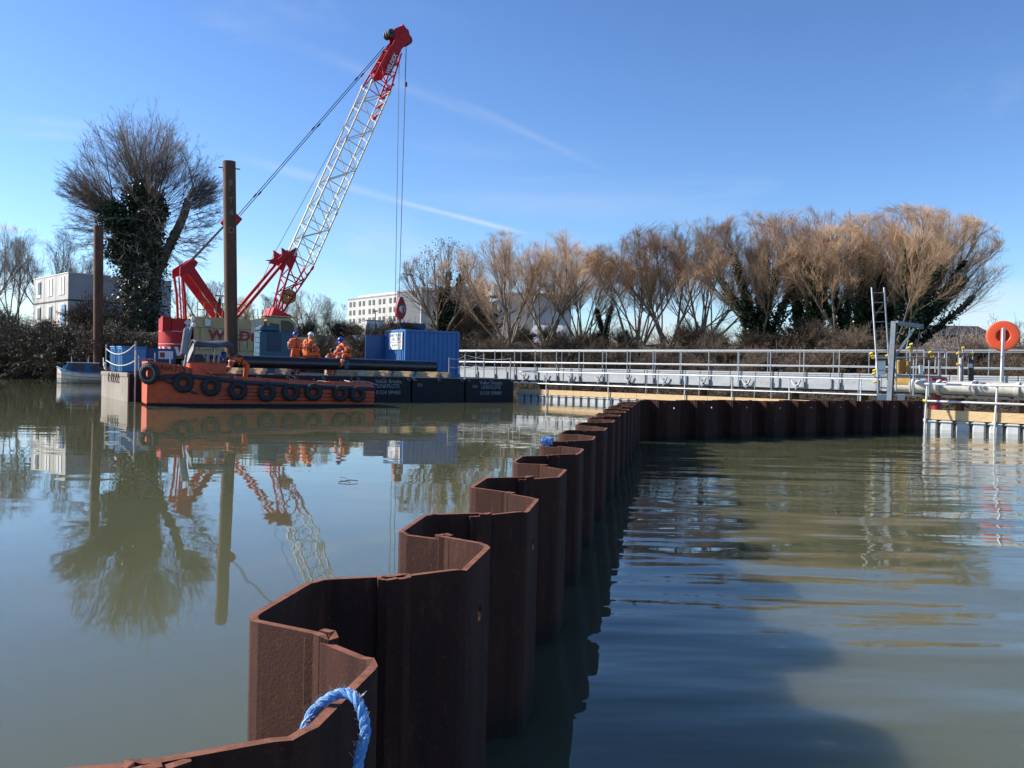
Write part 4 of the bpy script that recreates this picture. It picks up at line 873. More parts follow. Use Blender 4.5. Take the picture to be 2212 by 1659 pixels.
# boom geometry
FB = V(13.3, 0, 4.95); hx, hz = hit(862, 82, CO_ + KW / 2); HB = V(hx, 0, hz); bd = nrm(HB - FB); bnn = V(-bd[2], 0, bd[0]); BLn = float(np.linalg.norm(HB - FB))
def bp_(s, n, y): q = FB + bd * s + bnn * n; return KF(q[0], KW / 2 + y, q[2])
S1, S2 = .175 * BLn, .80 * BLn; DN, DY = .74, .84
def half(s):
    if s < S1: f = .18 + .82 * (s / S1) ** .8; return DN * f, .62 * DY + .38 * DY * s / S1
    if s > S2: f = max(0, (s - S2) / (BLn - S2)); return DN * (1 - .52 * f), DY * (1 - .5 * f)
    return DN, DY
def chordpt(s, i): n, y = half(s); return bp_(s, n * (1 if i in (0, 1) else -1), y * (1 if i in (0, 3) else -1))
def section(name, s0, s1, bays, mat, rc=.06, rl=.034):
    sec = thing_part = MB().tube(chordpt(s0, 0), chordpt(s1, 0), rc, n=8).build(name, mat, crane, smooth=True)
    for i in (1, 2, 3): MB().tube(chordpt(s0, i), chordpt(s1, i), rc, n=8).build('chord', mat, sec, smooth=True)
    h = (s1 - s0) / bays
    for k in range(bays):
        a, c = s0 + k * h, s0 + (k + 1) * h; mid = (a + c) / 2
        for (i, j) in ((0, 1), (3, 2)):   # front and back faces: zigzag
            MB().tube(chordpt(a, i), chordpt(mid, j), rl, n=5).build('lacing', mat, sec); MB().tube(chordpt(mid, j), chordpt(c, i), rl, n=5).build('lacing', mat, sec)
        for (i, j) in ((0, 3), (1, 2)):   # side faces: strut and diagonal
            MB().tube(chordpt(a + .12 * h, i), chordpt(a + .12 * h, j), rl, n=5).build('lacing', mat, sec)
            p, q = (i, j) if k % 2 else (j, i); MB().tube(chordpt(a + .14 * h, p), chordpt(c + .1 * h, q), rl, n=5).build('lacing', mat, sec)
    return sec
section('boom_base_section', .1, S1, 3, m_red, .07, .045)
mid_ = S1 + (S2 - S1) * .30
section('boom_section', S1 + .06, mid_ - .05, 3, m_boom); section('boom_section', mid_ + .05, S2 - .05, 6, m_boom)
hd_ = section('boom_head_section', S2 + .05, BLn - 1.2, 3, m_red, .065, .04)
for s in (S1, mid_, S2):
    for i in range(4): c = chordpt(s, i); MB().box((0, 0, 0), (.26, .15, .15), Fr(c, KF.x * bd[0] + V(0, 0, bd[2]), KF.y)).build('pin_joint', m_boom if s > S1 else m_red, crane)
for y in (-1, 1):                          # solid cheek plates at the head
    pts = [(S2 + .9, .15), (S2 + 1.5, .52), (BLn - .5, .38), (BLn + .1, .72), (BLn + .65, .35), (BLn + .75, -.25), (BLn + .25, -.72), (BLn - .35, -.55), (BLn - .9, -.36), (S2 + 1.3, -.3)]
    def ch(s, n): yy = half(min(s, BLn))[1] + .03; return bp_(s, n, y * yy)
    P = [ch(s, n) for s, n in pts]; MB().add(P + [p - KF.y * y * .06 for p in P], [tuple(range(10)), tuple(range(10, 20))[::-1]] + [(i, (i + 1) % 10, 10 + (i + 1) % 10, 10 + i) for i in range(10)]).build('cheek_plate', m_red, hd_)
yn = -(half(S2 + .9)[1] + .07)
bdv = KF.x * bd[0] + V(0, 0, bd[2]); bnv = KF.x * bnn[0] + V(0, 0, bnn[2])
text('WELDEX', bp_(S2 + 2.0, -.02, yn - .02), bdv, bnv, .42, m_letter_w, hd_, sx=1.0)
MB().box((0, 0, 0), (.9, .7, 1.1), Fr(bp_(BLn + .1, 0, 0), bdv, KF.y), .15).build('head_block', m_red, hd_)
for y in (-.3, -.1, .1, .3): MB().lathe(bp_(BLn + .15, -.55, y), [(.1, -.05), (.36, -.05), (.36, .05), (.1, .05)], KF.y, 18).build('head_sheave', M('sheave_%.1f' % y, (.12, .03, .03), r=.6), hd_)
for y in (-.35, 0, .35): MB().lathe(bp_(BLn - .25, .75, y), [(.08, -.07), (.3, -.07), (.3, .07), (.08, .07)], KF.y, 16).build('pendant_sheave', m_dark, hd_)
MB().prism([bp_(BLn + .3, .3, -.3), bp_(BLn + .95, .25, -.3), bp_(BLn + .8, -.2, -.3), bp_(BLn + .5, -.3, -.3)], KF.y * .6).build('head_cap', m_red, hd_)
for k, s in enumerate((S2 + .75, S2 + .05, S2 - .75, S2 - 1.7)): MB().tube(bp_(s, -DN - .02, -DY), bp_(s, -DN - .05, DY), .075, n=8).build('rope_guide_roller', m_red, hd_, smooth=True); MB().lathe(bp_(s, -DN - .12, DY * .5), [(.05, -.06), (.13, -.06), (.13, .06), (.05, .06)], KF.y, 10).build('guide_wheel', m_red, hd_)
# boom backstop star and struts
for y in (-1, 1):
    st = [bp_(S1 + a, DN + b_, y * DY * .98) for a, b_ in ((-.9, -.25), (-.55, .35), (-.75, .95), (-.2, .75), (.25, 1.0), (.2, .45), (.75, .1), (.3, -.2))]
    MB().prism(st, KF.y * .1).build('backstop_star', m_red, crane)
    q = FB + bd * S1 + bnn * (DN + .3); MB().path([KF(10.35, KW / 2 + y * DY * .98, 4.5), KF((10.35 + q[0]) / 2, KW / 2 + y * DY * .98, (4.5 + q[2]) / 2), KF(q[0], KW / 2 + y * DY * .98, q[2])], [.11, .12, .09], 8).build('backstop_strut', m_red, crane, smooth=True)
    MB().tube(KF(10.1, KW / 2 + y * DY * .98, 4.2), KF(10.4, KW / 2 + y * DY * .98, 4.55), .07, n=8).build('backstop_rod', m_galv, crane, smooth=True)
tip = [bp_(S1 - .75, DN + .5, .0 - DY), bp_(S1 - .45, DN + 1.2, -DY), bp_(S1 - .5, DN + .45, -DY)]; MB().prism([KF(*q) for q in ((12.25, KW / 2 - DY, 8.55), (13.1, KW / 2 - DY, 8.7), (13.1, KW / 2 - DY, 8.4))], KF.y * .12).build('rope_horn', m_red, crane)
MB().prism([KF(x, .75, z) for x, z in ((12.65, 4.8), (12.9, 5.45), (14.1, 4.95), (14.3, 4.8))], KF.y * 1.8).build('boom_foot_plate', m_red, crane)
MB().lathe(bp_(1.5, -.15, -.35), [(.15, -.25), (.5, -.25), (.5, -.2), (.25, -.18), (.25, .18), (.5, .2), (.5, .25), (.15, .25)], KF.y, 16).build('winch_drum', m_amber, crane)
# pendants and ropes
e0 = V(*[hit(485, 487, CO_ + KW / 2)[0], KW / 2, hit(485, 487, CO_ + KW / 2)[1]]); e1x, e1z = hit(514, 468, CO_ + KW / 2); hx2, hz2 = hit(836, 97, CO_ + KW / 2)
for y in (-.5, .5): MB().tube(KF(e1x, KW / 2 + y, e1z), KF(hx2, KW / 2 + y, hz2), .026, n=5).build('pendant', m_wire, crane)
for f in (.12, .5, .80):
    for y in (-.5, .5): c = KF(e1x + (hx2 - e1x) * f, KW / 2 + y, e1z + (hz2 - e1z) * f); d_ = nrm(KF(hx2, 0, hz2) - KF(e1x, 0, e1z)); MB().tube(c - d_ * .16, c + d_ * .16, .06, n=6).build('pendant_link', m_dark, crane)
MB().box((0, 0, 0), (1.2, .9, .25), Fr(KF((e0[0] + e1x) / 2, KW / 2, (e0[2] + e1z) / 2), d_, KF.y), .04).build('equaliser_bridle', m_red, crane)
for k in range(7): y = -.6 + .2 * k; MB().tube(KF(7.62, KW / 2 + y, 8.1), KF(e0[0], KW / 2 + y * .7, e0[2]), .016, n=4).build('luffing_rope', m_wire, crane)
rx0, rz0 = hit(878, 92, CO_ + KW / 2)
hkx, hkz = hit(866, 652, CO_ + KW / 2); hkx = rx0 - .05
for i, (dx, y, dz) in enumerate(((-.55, .25, 0), (-.1, -.12, 0), (.12, .2, 0))): MB().tube(KF(rx0 + dx * .8, KW / 2 + y, rz0 - .4), KF(hkx - .1 + dx * .45, KW / 2 + y * .6, hkz), .022, n=5).build('hoist_rope', m_wire, crane)
ax_, az_ = hit(884, 185, CO_ + KW / 2); MB().lathe(KF(rx0 + .0, KW / 2 - .12, az_), [(.001, -.2), (.07, -.15), (.07, .15), (.001, .2)], (0, 0, 1), 8).build('anti_two_block_weight', m_dark, crane)
MB().tube(bp_(BLn - .6, DN * .6, 0), KF(13.0, KW / 2 - .2, 9.0), .016, n=4).build('winch_rope', m_wire, crane)
MB().tube(KF(13.0, KW / 2 - .2, 9.0), KF(11.2, KW / 2, 4.6), .016, n=4).build('winch_rope', m_wire, crane)
# hook block
hb = MB().prism([KF(hkx + x, KW / 2 - .2, hkz + z) for x, z in ((-.14, .35), (.1, .35), (.3, -.1), (.42, -.5), (.36, -.9), (.14, -1.3), (-.14, -1.3), (-.38, -.9), (-.40, -.5), (-.3, -.1))], KF.y * .34); hk = hb.build('hook_block', m_valve, crane)
MB().lathe(KF(hkx + .05, KW / 2 - .22, hkz - .55), [(.001, -.012), (.26, -.012), (.26, .0)], -KF.y, 18).build('painted_disc', m_letter_w, hk); MB().prism([KF(hkx + x, KW / 2 - .245, hkz - .55 + z) for x, z in ((-.02, .22), (.24, .1), (.22, -.16), (.0, -.22), (.1, -.02))], -KF.y * .004).build('painted_arrow', m_valve, hk)
MB().path([KF(hkx, KW / 2, hkz - 1.25), KF(hkx, KW / 2, hkz - 1.7), KF(hkx + .16, KW / 2, hkz - 1.95), KF(hkx + .0, KW / 2, hkz - 2.12), KF(hkx - .17, KW / 2, hkz - 1.95)], [.07, .06, .07, .06, .03], 8).build('hook', m_dark, hk, smooth=True)

# ================================================================== WALKWAY, FLOATS, RIGHT-HAND PLANT
# far footbridge: straight line through two rail points
Wa, Wb = at(1000, 757, 54.8), at(1900, 757, 37.4); WK = Fr((Wa[0], Wa[1], 0), (Wb[0] - Wa[0], Wb[1] - Wa[1], 0)); RT = float((Wa[2] + Wb[2]) / 2)
def whit(px, py, fr, off=0.0):
    d = ray(px, py); o = fr(0, off, 0); t = ((o - CO) @ fr.y) / (d @ fr.y); q = CO + d * t; return float((q - fr.o) @ fr.x), float(q[2])
xe, _ = whit(2330, 800, WK); xs_, _ = whit(985, 800, WK); xs_ -= 3
walk = thing('footbridge', WK((xs_ + xe) / 2, .6, 1.0), 'long pale aluminium footbridge with tubular handrails crossing behind the sheet piles', 'footbridge')
pw = 2.45; k = 0; x = xs_
while x < xe:
    p = MB().box((x + pw / 2 - .015, .06, 1.40), (pw - .03, .10, .72), WK, .012).build('beam_panel', m_alu, walk)
    for z in (1.62, 1.70): MB().box((x + pw / 2, -.002, z), (pw - .08, .018, .012), WK).build('groove', m_galv, p)
    MB().box((x + pw / 2, .75, 1.74), (pw - .03, 1.25, .05), WK).build('deck_board', m_galv, walk)
    MB().box((x + pw / 2, 1.45, 1.40), (pw - .03, .08, .72), WK).build('beam_panel', m_alu, walk)
    MB().box((x + .02, -.03, 1.30), (.09, .05, .42), WK, .008).build('splice_plate', m_galv, walk)
    k += 1; x += pw
MB().box(((xs_ + xe) / 2, .7, .93), (xe - xs_, 1.2, .16), WK).build('underframe', m_dark, walk)
fp = [whit(px, 800, WK)[0] for px in (1412, 1468, 1527, 1591, 1658, 1733, 1814)]; stp = float(np.mean(np.diff(fp))); x = fp[0]
while x - stp > xs_: x -= stp
posts = []
gapa, gapb = whit(2045, 780, WK)[0], whit(2078, 780, WK)[0]
while x < xe:
    posts.append(x); MB().tube(WK(x, -.06, 1.12), WK(x, -.06, RT), .028, n=8).build('handrail_post', m_galv, walk, smooth=True)
    MB().box((x, -.05, 1.22), (.1, .1, .26), WK, .01).build('post_socket', m_galv, walk)
    MB().tube(WK(x + stp * .42, 1.5, 1.7), WK(x + stp * .42, 1.5, RT - .02), .02, n=6).build('handrail_post', m_galv, walk, smooth=True); x += stp
for a, c in ((xs_, gapa), (gapb, xe)): MB().tube(WK(a, -.06, RT), WK(c, -.06, RT), .031, n=8).build('top_rail', m_galv, walk, smooth=True)
MB().tube(WK(xs_, -.06, RT - .68), WK(xe, -.06, RT - .68), .027, n=8).build('mid_rail', m_galv, walk, smooth=True)
for z in (RT - .02, RT - .70): MB().tube(WK(xs_, 1.5, z), WK(xe, 1.5, z), .018, n=6).build('rear_rail', m_galv, walk, smooth=True)
for i, px in enumerate((1130, 1176, 1230, 1292, 1357, 1434, 1517, 1612, 1720)):      # Y clamps on the beam face
    x, _ = whit(px + 2, 810, WK); 
    for q in (-1, 1): MB().path([WK(x + .22 * q, -.10, 1.42), WK(x + .12 * q, -.10, 1.22), WK(x, -.10, 1.16), WK(x, -.10, .98)], .035, 6).build('pipe_clamp', m_white if q < 0 else m_galv, walk, smooth=True)
for px in (1150, 1500, 1700, 1850, 2060, 2200):   # supporting piles behind
    x, _ = whit(px, 830, WK); MB().tube(WK(x, .9, -2), WK(x, .9, .92), .16, n=10).build('support_pile', m_rust_tube, walk, smooth=True)

# float rows
def float_row(fr, L, n0, name, label, board_h, cube=.5, start=0.0, shade=None):
    t = thing(name, fr(L / 2, .6, 0), label, 'floating pontoon'); n_ = int(L / cube)
    for row in range(2):
        for i in range(n_):
            x = start + i * cube
            f_ = MB().box((x + cube * .40, .22 + row * .5, .06), (cube * .80, .42, .50), fr, .045).build('float_cube', m_float, t)
            if row == 0:
                MB().box((x + cube * .40, -.012, .255), (cube * .84, .05, .035), fr, .01).build('float_rim', m_float, f_)
                MB().box((x + cube * .90, .04, .235), (.1, .1, .05), fr, .01).build('coupling_pin', m_dark, t); MB().box((x + cube * .9, .22, .06), (cube * .19, .3, .4), fr).build('gap_web', m_dark, t)
    nb = max(1, int(L / 3.6))
    for i in range(nb):
        bl_ = L / nb; MB().box((start + (i + .5) * bl_, .03 + .003 * (i % 2), .31 + board_h / 2), (bl_ - .012, .05, board_h), fr, .004).build('kick_board', m_wood, t)
    nd = int(L / .25)
    for i in range(nd): MB().box((start + (i + .5) * L / nd, .55, .33), (L / nd - .012, .95, .04), fr).build('deck_plank', m_wood_old, t)
    return t
def float_rail(t, fr, xs, tops, L0, L1, zt, zm, bot=.0, off=-.05, r=.027, mat=None):
    mat = m_rail_sunlit
    for x in xs: MB().tube(fr(x, off, bot), fr(x + tops, off, zt + .04), r, n=8).build('rail_post', mat, t, smooth=True); MB().box((x, off + .02, .28), (.1, .1, .1), fr, .015).build('post_clamp', mat, t)
    for z in (zt, zm): MB().tube(fr(L0, off - .04, z), fr(L1, off - .04, z), r, n=8).build('guard_rail', mat, t, smooth=True); 
Fa, Fb_ = wp(1165, 862.5, 0), wp(1316, 874, 0); FF = Fr(wp(1240, 868.5, 0), WK.x); 
fl0, fl1 = whit(1118, 865, FF)[0], whit(1905, 890, FF)[0]; FF = Fr(FF(fl0, 0, 0), WK.x); FLn = fl1 - fl0
fm = float_row(FF, FLn, 0, 'floating_walkway', 'floating walkway of grey plastic cubes with pale timber kick boards left of the basin', .27)
tz_, mz_ = whit(1240, 805, FF)[1], whit(1240, 831, FF)[1]
float_rail(fm, FF, [whit(px, 850, FF)[0] for px in (1181, 1315, 1480, 1582, 1706, 1860)], 0, .2, FLn, tz_, mz_)
for px in (1205, 1223, 1385, 1410, 1500, 1620, 1656, 1845):   # short yellow-tipped uprights behind the rail
    x, _ = whit(px, 840, FF, .5); MB().tube(FF(x, .9, .3), FF(x + .04, .9, tz_ + .14), .026, n=6).build('rear_post', m_galv, fm, smooth=True); MB().lathe(FF(x + .04, .9, tz_ + .16), [(.001, -.05), (.034, -.04), (.034, .04), (.001, .05)], (0, 0, 1), 8).build('end_cap', m_amber, fm, smooth=True)
Ga = wp(2085, 931.6, 0); GF = Fr(Ga, WK.x); g0 = whit(1993, 925, GF)[0]; GF = Fr(GF(g0 + .05, 0, 0), WK.x)
g1 = whit(2420, 930, GF)[0]; fr_ = float_row(GF, g1, 0, 'floating_walkway', 'floating walkway of grey plastic cubes with pale timber kick boards beyond the short pile wall', .30, .46)
tz2, mz2 = whit(2085, 831.5, GF)[1], whit(2085, 869, GF)[1]
float_rail(fr_, GF, [.02, whit(2150, 880, GF)[0], whit(2330, 880, GF)[0]], .05, .0, g1, tz2, mz2, bot=-.3, r=.032)
MB().lathe(GF(.02, -.09, mz2 + .0), [(.001, -.06), (.05, -.05), (.05, .05), (.001, .06)], GF.x, 8).build('end_cap', m_yellow, fr_, smooth=True)

# pieces placed on a plane parallel to the footbridge, in front of it
def PP(zx, zy, Y): return at(1857.8 + zx * .16016, 674 + zy * .16016, Y)
def tubep(name, a, c, Y, r, mat, parent, Y2=None): return MB().tube(PP(*a, Y), PP(*c, Y if Y2 is None else Y2), r, n=8).build(name, mat, parent, smooth=True)
plat = thing('scaffold_platform', PP(700, 1100, 29.5) * V(1, 1, 0) + V(0, 0, .9), 'tubular scaffold platform with yellow end caps beside the footbridge', 'scaffold')
for a, c in (((180, 625), (890, 607)), ((180, 878), (1130, 880)), ((480, 850), (1100, 866)), ((870, 517), (1155, 522)), ((1155, 522), (1140, 626)), ((1140, 626), (1020, 622)), ((345, 780), (480, 775)), ((650, 487), (860, 500)), ((270, 1020), (360, 1025))): tubep('ledger', a, c, 29.0, .024, m_galv, plat)
for x, y0, y1, Yd in ((245, 880, 1100, 29), (285, 885, 1050, 30), (490, 640, 1060, 29), (680, 430, 1075, 29.6), (725, 640, 1130, 28.6), (868, 512, 850, 29.8), (932, 650, 1135, 28.6), (1065, 520, 865, 29.6), (1085, 620, 865, 29), (1020, 640, 820, 29)): tubep('standard', (x, y0), (x - 6, y1), Yd, .024, m_galv, plat)
for x, y in ((150, 560), (165, 590), (180, 615), (368, 588), (650, 485), (690, 437), (690, 523), (942, 545), (975, 605), (193, 790), (188, 830), (205, 940)): MB().lathe(PP(x, y, 28.95), [(.001, -.06), (.042, -.05), (.042, .05), (.001, .06)], (.7, -.4, .3), 8).build('end_cap', m_yellow, plat, smooth=True)
def flat(name, x0, y0, x1, y1, Y, mat, parent, th=.03): P = [PP(x0, y1, Y), PP(x1, y1, Y), PP(x1, y0, Y), PP(x0, y0, Y)]; return MB().prism(P, V(0, th, 0)).build(name, mat, parent)
flat('notice_board', 215, 658, 345, 850, 28.9, m_white, plat); flat('white_card', 800, 715, 850, 850, 28.95, m_white, plat); flat('toe_board', 225, 578, 380, 602, 29.1, m_wood_old, plat, .2)
for x in (522, 645): tubep('machine_upright', (x, 660), (x, 840), 29.6, .045, m_amber, plat)
flat('machine_panel', 535, 648, 640, 815, 29.75, m_amber, plat, .3)
for k, (x0, x1) in enumerate(((225, 365), (500, 605))): tag(MB().prism([PP(x0, 1190, 28.2), PP(x1, 1190, 28.2), PP(x1, 1112, 28.2), PP(x0, 1112, 28.2)], V(.2, .45, 0)).build('concrete_block', m_float), ('pale grey block between the short pile wall and ladder' if k == 0 else 'pale grey block right of the steel column foot'), 'block')
plat2 = thing('scaffold_stand', PP(1400, 950, 30.5), 'short scaffold frame with yellow caps and white tag between platform and lifebuoy', 'scaffold')
for a, c, r, mt in (((1390, 485), (1385, 930), .026, m_galv), ((1360, 620), (1350, 930), .05, m_gpipe), ((1320, 560), (1515, 560), .024, m_galv), ((1320, 705), (1500, 705), .024, m_galv), ((1522, 510), (1520, 640), .022, m_galv)): tubep('scaffold_tube', a, c, 31, r, mt, plat2)
for x, y in ((1390, 485), (1318, 560), (1518, 560), (1318, 705)): MB().lathe(PP(x, y, 30.95), [(.001, -.05), (.045, -.04), (.045, .04), (.001, .05)], (.8, -.3, .2), 8).build('end_cap', m_yellow, plat2, smooth=True)
flat('steel_plate', 1465, 620, 1535, 930, 31.1, m_dark, plat2, .06); flat('white_tag', 1455, 697, 1522, 752, 30.9, m_white, plat2, .01)
# ladder
lad = thing('ladder', at(1905, 790, 28.6), 'tall aluminium ladder rising above the scaffold platform', 'ladder')
def lp(t, side): a, c = ((1883, 621), (1896, 815)) if side == 0 else ((1909.7, 621), (1922, 813)); return at(a[0] + (c[0] - a[0]) * t, a[1] + (c[1] - a[1]) * t, 27.6 + 1.2 * t * 0 + .9 * (1 - t))
for s in (0, 1): MB().tube(lp(0, s), lp(1, s), .027, n=6).build('stile', m_galv, lad, smooth=True)
for k in range(9): MB().tube(lp(.058 + k * .1085, 0), lp(.058 + k * .1085, 1), .017, n=6).build('rung', m_galv, lad, smooth=True)
MB().path(catmull([PP(355, 280, 28.2), PP(372, 360, 28.2), PP(395, 480, 28.2), PP(405, 560, 28.2)], 4), .014, 5).build('tie_rope', m_ropet, lad, smooth=True)
# steel column with jib
m_steelc_shade = M('shaded_column_steel', (.21, .23, .26), (.15, .165, .19), r=.5, metal=.2, s=5)  # shade on the column flanges put into a darker blue-grey
jib = thing('davit_frame', PP(400, 1190, 27.6), 'grey steel column with jib arm and diagonal brace beside the ladder', 'davit')
c0_, c1_ = PP(462, 125, 27.4), PP(402, 1195, 27.4); fr = Fr((c0_ + c1_) / 2, V(.75, -.66, 0), c0_ - c1_); hh = float(np.linalg.norm(c0_ - c1_))
for y in (-.075, .075): MB().box((0, y, 0), (.15, .012, hh), fr, .003).build('column_flange', m_steelc_shade, jib)
MB().box((0, 0, 0), (.01, .138, hh), fr).build('column_web', m_dark, jib)
m_steelg2 = m_steelg = M('blue_grey_steel', (.20, .22, .25), (.15, .165, .19), r=.5, metal=.3, s=5)
j0, j1 = PP(495, 145, 27.4), PP(820, 190, 27.9); fr = Fr((j0 + j1) / 2, j1 - j0, V(0, 0, 1)); MB().box((0, 0, 0), (float(np.linalg.norm(j1 - j0)), .1, .13), fr, .01).build('jib_arm', m_steelg, jib)
MB().tube(PP(742, 200, 27.8), PP(482, 592, 27.45), .05, n=4).build('brace', m_galv, jib)
MB().tube(PP(810, 215, 27.9), PP(750, 620, 27.9), .01, n=4).build('hanging_line', m_wire, jib); MB().path(catmull([PP(670, 190, 27.7), PP(665, 260, 27.7), PP(650, 380, 27.7), PP(610, 520, 27.7)], 4), .01, 4).build('light_cable', m_ropet, jib)
flat('control_box', 465, 440, 515, 510, 27.3, M('salmon_box', (.55, .22, .14), r=.6), jib, .12); MB().box((0, 0, 0), (.14, .14, .16), Fr(PP(815, 195, 27.9), V(1, 0, 0))).build('jib_sheave', m_steelg, jib)
# discharge pipe, valve and band
dp = thing('discharge_pipe', PP(1300, 1100, 31), 'fat pale grey discharge pipe running along the footbridge', 'pipe')
q0, q1 = PP(440, 990, 30.6), PP(2700, 1075, 27.4); MB().path([q0 + (q1 - q0) * (k / 8) for k in range(9)], .215, 20).build('pipe_wall', m_gpipe, dp, smooth=True)
for f in (.13, .3, .52, .77): c = q0 + (q1 - q0) * f; d_ = nrm(q1 - q0); MB().lathe(c, [(.216, -.05), (.27, -.05), (.27, .05), (.216, .05)], d_, 18).build('flange', m_gpipe, dp, smooth=True)
c = PP(578, 965, 30.4); MB().lathe(c, [(.222, -.28), (.235, -.28), (.235, .28), (.222, .28)], nrm(q1 - q0), 20).build('amber_band', m_amber, dp, smooth=True)
val = thing('gate_valve', PP(1030, 1300, 30), 'dark red gate valve with body and stand under the scaffold platform', 'valve')
MB().lathe(PP(1030, 990, 30.0), [(.001, -.31), (.28, -.3), (.30, -.2), (.24, -.12), (.24, .12), (.30, .2), (.28, .3), (.001, .31)], nrm(q1 - q0), 18).build('body', m_valve, val, smooth=True)
MB().lathe(PP(1035, 905, 29.95), [(.001, -.1), (.22, -.08), (.2, .06), (.1, .12), (.001, .13)], (0, 0, 1), 14).build('bonnet', m_valve, val, smooth=True); MB().tube(PP(1030, 1080, 30), PP(1030, 1320, 30), .17, n=12).build('stand_pipe', m_valve, val, smooth=True)
# lifebuoy
lb = thing('lifebuoy_post', PP(1905, 930, 28.2), 'white square post carrying a round orange lifebuoy housing', 'lifebuoy')
pc0, pc1 = PP(1935, 215, 27.9), PP(1908, 940, 27.9); fr = Fr((pc0 + pc1) / 2, (1, 0, 0), pc0 - pc1); MB().box((0, 0, 0), (.075, .06, float(np.linalg.norm(pc0 - pc1))), fr, .006).build('post', m_white, lb)
rc = at(2167, 725, 28.15); rr_ = 32.6 * 28.15 / 1913; fa = nrm(V(-.42, -.9, .02)); k_ = rr_
hb_ = MB().lathe(rc - fa * .12, [(k_ * .40, -.06), (k_ * .405, .09), (k_ * .45, .112), (k_ * .70, .118), (k_ * .93, .108), (k_ * .99, .075), (k_, .03), (k_, -.07), (k_ * .94, -.12), (.001, -.12)], fa, 40).build('housing', m_ring, lb, smooth=True)
MB().lathe(rc - fa * .12, [(.001, .05), (k_ * .402, .05)], fa, 32).build('recess', m_ringin, hb_); fr = Fr(rc - fa * .035, np.cross(V(0, 0, 1), fa), V(0, 0, 1)); MB().box((0, 0, 0), (k_ * .30, .06, k_ * .84), fr, .01).build('centre_bar', m_ring, hb_)

# ================================================================== BACKGROUND BUILDINGS AND VEHICLES
def ground_at(X, Y): return gheight(X, Y - bank(X))
def facade(t, A, Bp, z0, z1, rows, bays, mw_, mwin, name='wall', depth=12, parapet=True, win=(1.5, 1.7), rowh=2.9):
    A, Bp = V(*A, 0), V(*Bp, 0); L = float(np.linalg.norm(Bp - A)); fr = Fr(A, Bp - A)
    wl = MB().box((L / 2, depth / 2, (z0 + z1) / 2), (L, depth, z1 - z0), fr).build(name, mw_, t)
    if parapet: MB().box((L / 2, depth / 2, z1 + .25), (L + .3, depth + .3, .5), fr).build('parapet', m_roofgrey, t); MB().box((L / 2, 3.2, z1 + 1.1), (L * .94, .12, .9), fr).build('roof_rail', m_white, t)
    for r in range(rows):
        for k in range(bays):
            for q in (.3, .7):
                x = (k + q) * L / bays; z = z1 - 1.7 - r * rowh; w_ = MB().box((x, -.02, z), (win[0], .16, win[1]), fr).build('window', mwin, t)
    return fr, L
ap = thing('apartment_block', (-20, 285, 8), 'long white apartment block with dark windows and shaded wings beyond the trees', 'building')
m_winf = M('recessed_windows', (.05, .06, .07), r=.2)
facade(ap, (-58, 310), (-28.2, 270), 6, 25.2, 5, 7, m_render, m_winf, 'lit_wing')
facade(ap, (-28.2, 270.1), (-7.9, 291), 6, 25.6, 5, 5, m_grey_shade, m_winf, 'shaded_wing', depth=11.9)
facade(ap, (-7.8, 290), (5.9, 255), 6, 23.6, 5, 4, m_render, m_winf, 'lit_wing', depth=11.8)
facade(ap, (5.95, 255.1), (16, 276), 6, 24.2, 4, 3, m_grey_shade, m_winf, 'end_wing', depth=11.7)
b = MB().prism([V(-10, 285, 25.5), V(-6.5, 280, 25.5), V(-6.5, 280, 29.3), V(-10, 285, 27.2)], V(3, 8, 0)); b.build('stair_tower', m_render, ap)
MB().prism([V(-24, 282, 25.9), V(-8, 292, 25.9), V(-8, 292, 27.5), V(-18, 285, 29.2)], V(-4, 8, 0)).build('pitched_roof', m_roofgrey, ap)
# two-storey site cabins
mc = thing('site_cabins', (-48, 97, 5), 'two storey white modular site cabins behind the big ivy tree', 'building')
MF = Fr((-45.6, 90.7, 5.0), V(-8.4, 8.9, 0)); ML, MD = 12.2, 10.6; MY = -1
def mbox(name, x, y, z, sx, sy, sz, mat, parent=mc): return MB().box((x, -y, z), (sx, sy, sz), MF, .02).build(name, mat, parent)
for s in range(2):
    z0 = .05 + s * 2.82
    for k in range(3):
        cbn = mbox('cabin_unit', (k + .5) * ML / 3, MD / 2, z0 + 1.37, ML / 3 - .08, MD, 2.68, m_cabin)
        mbox('panel_frame', (k + .5) * ML / 3, -.03, z0 + 1.5, 1.7, .06, 1.9, m_white, cbn); 
        if (s == 1 and k == 2) or (s == 0 and k > 0): mbox('window', (k + .4) * ML / 3, -.07, z0 + 1.6, 1.0, .05, 1.35, m_winf, cbn)
        else: mbox('shutter_seam', (k + .5) * ML / 3, -.07, z0 + 1.5, .12, .04, 1.8, m_dark, cbn)
    mbox('shaded_side_panel', -.03, MD / 2, z0 + 1.37, .05, MD, 2.66, m_cabin_shade)  # thin sheet added over the side, carrying its shade as colour
    mbox('roof_edge', ML / 2, MD / 2, z0 + 2.76, ML + .1, MD + .1, .1, m_dark if s == 0 else m_white)
mbox('blue_door', ML / 3 * .28, -.09, 1.3, .95, .06, 2.2, m_blue2)
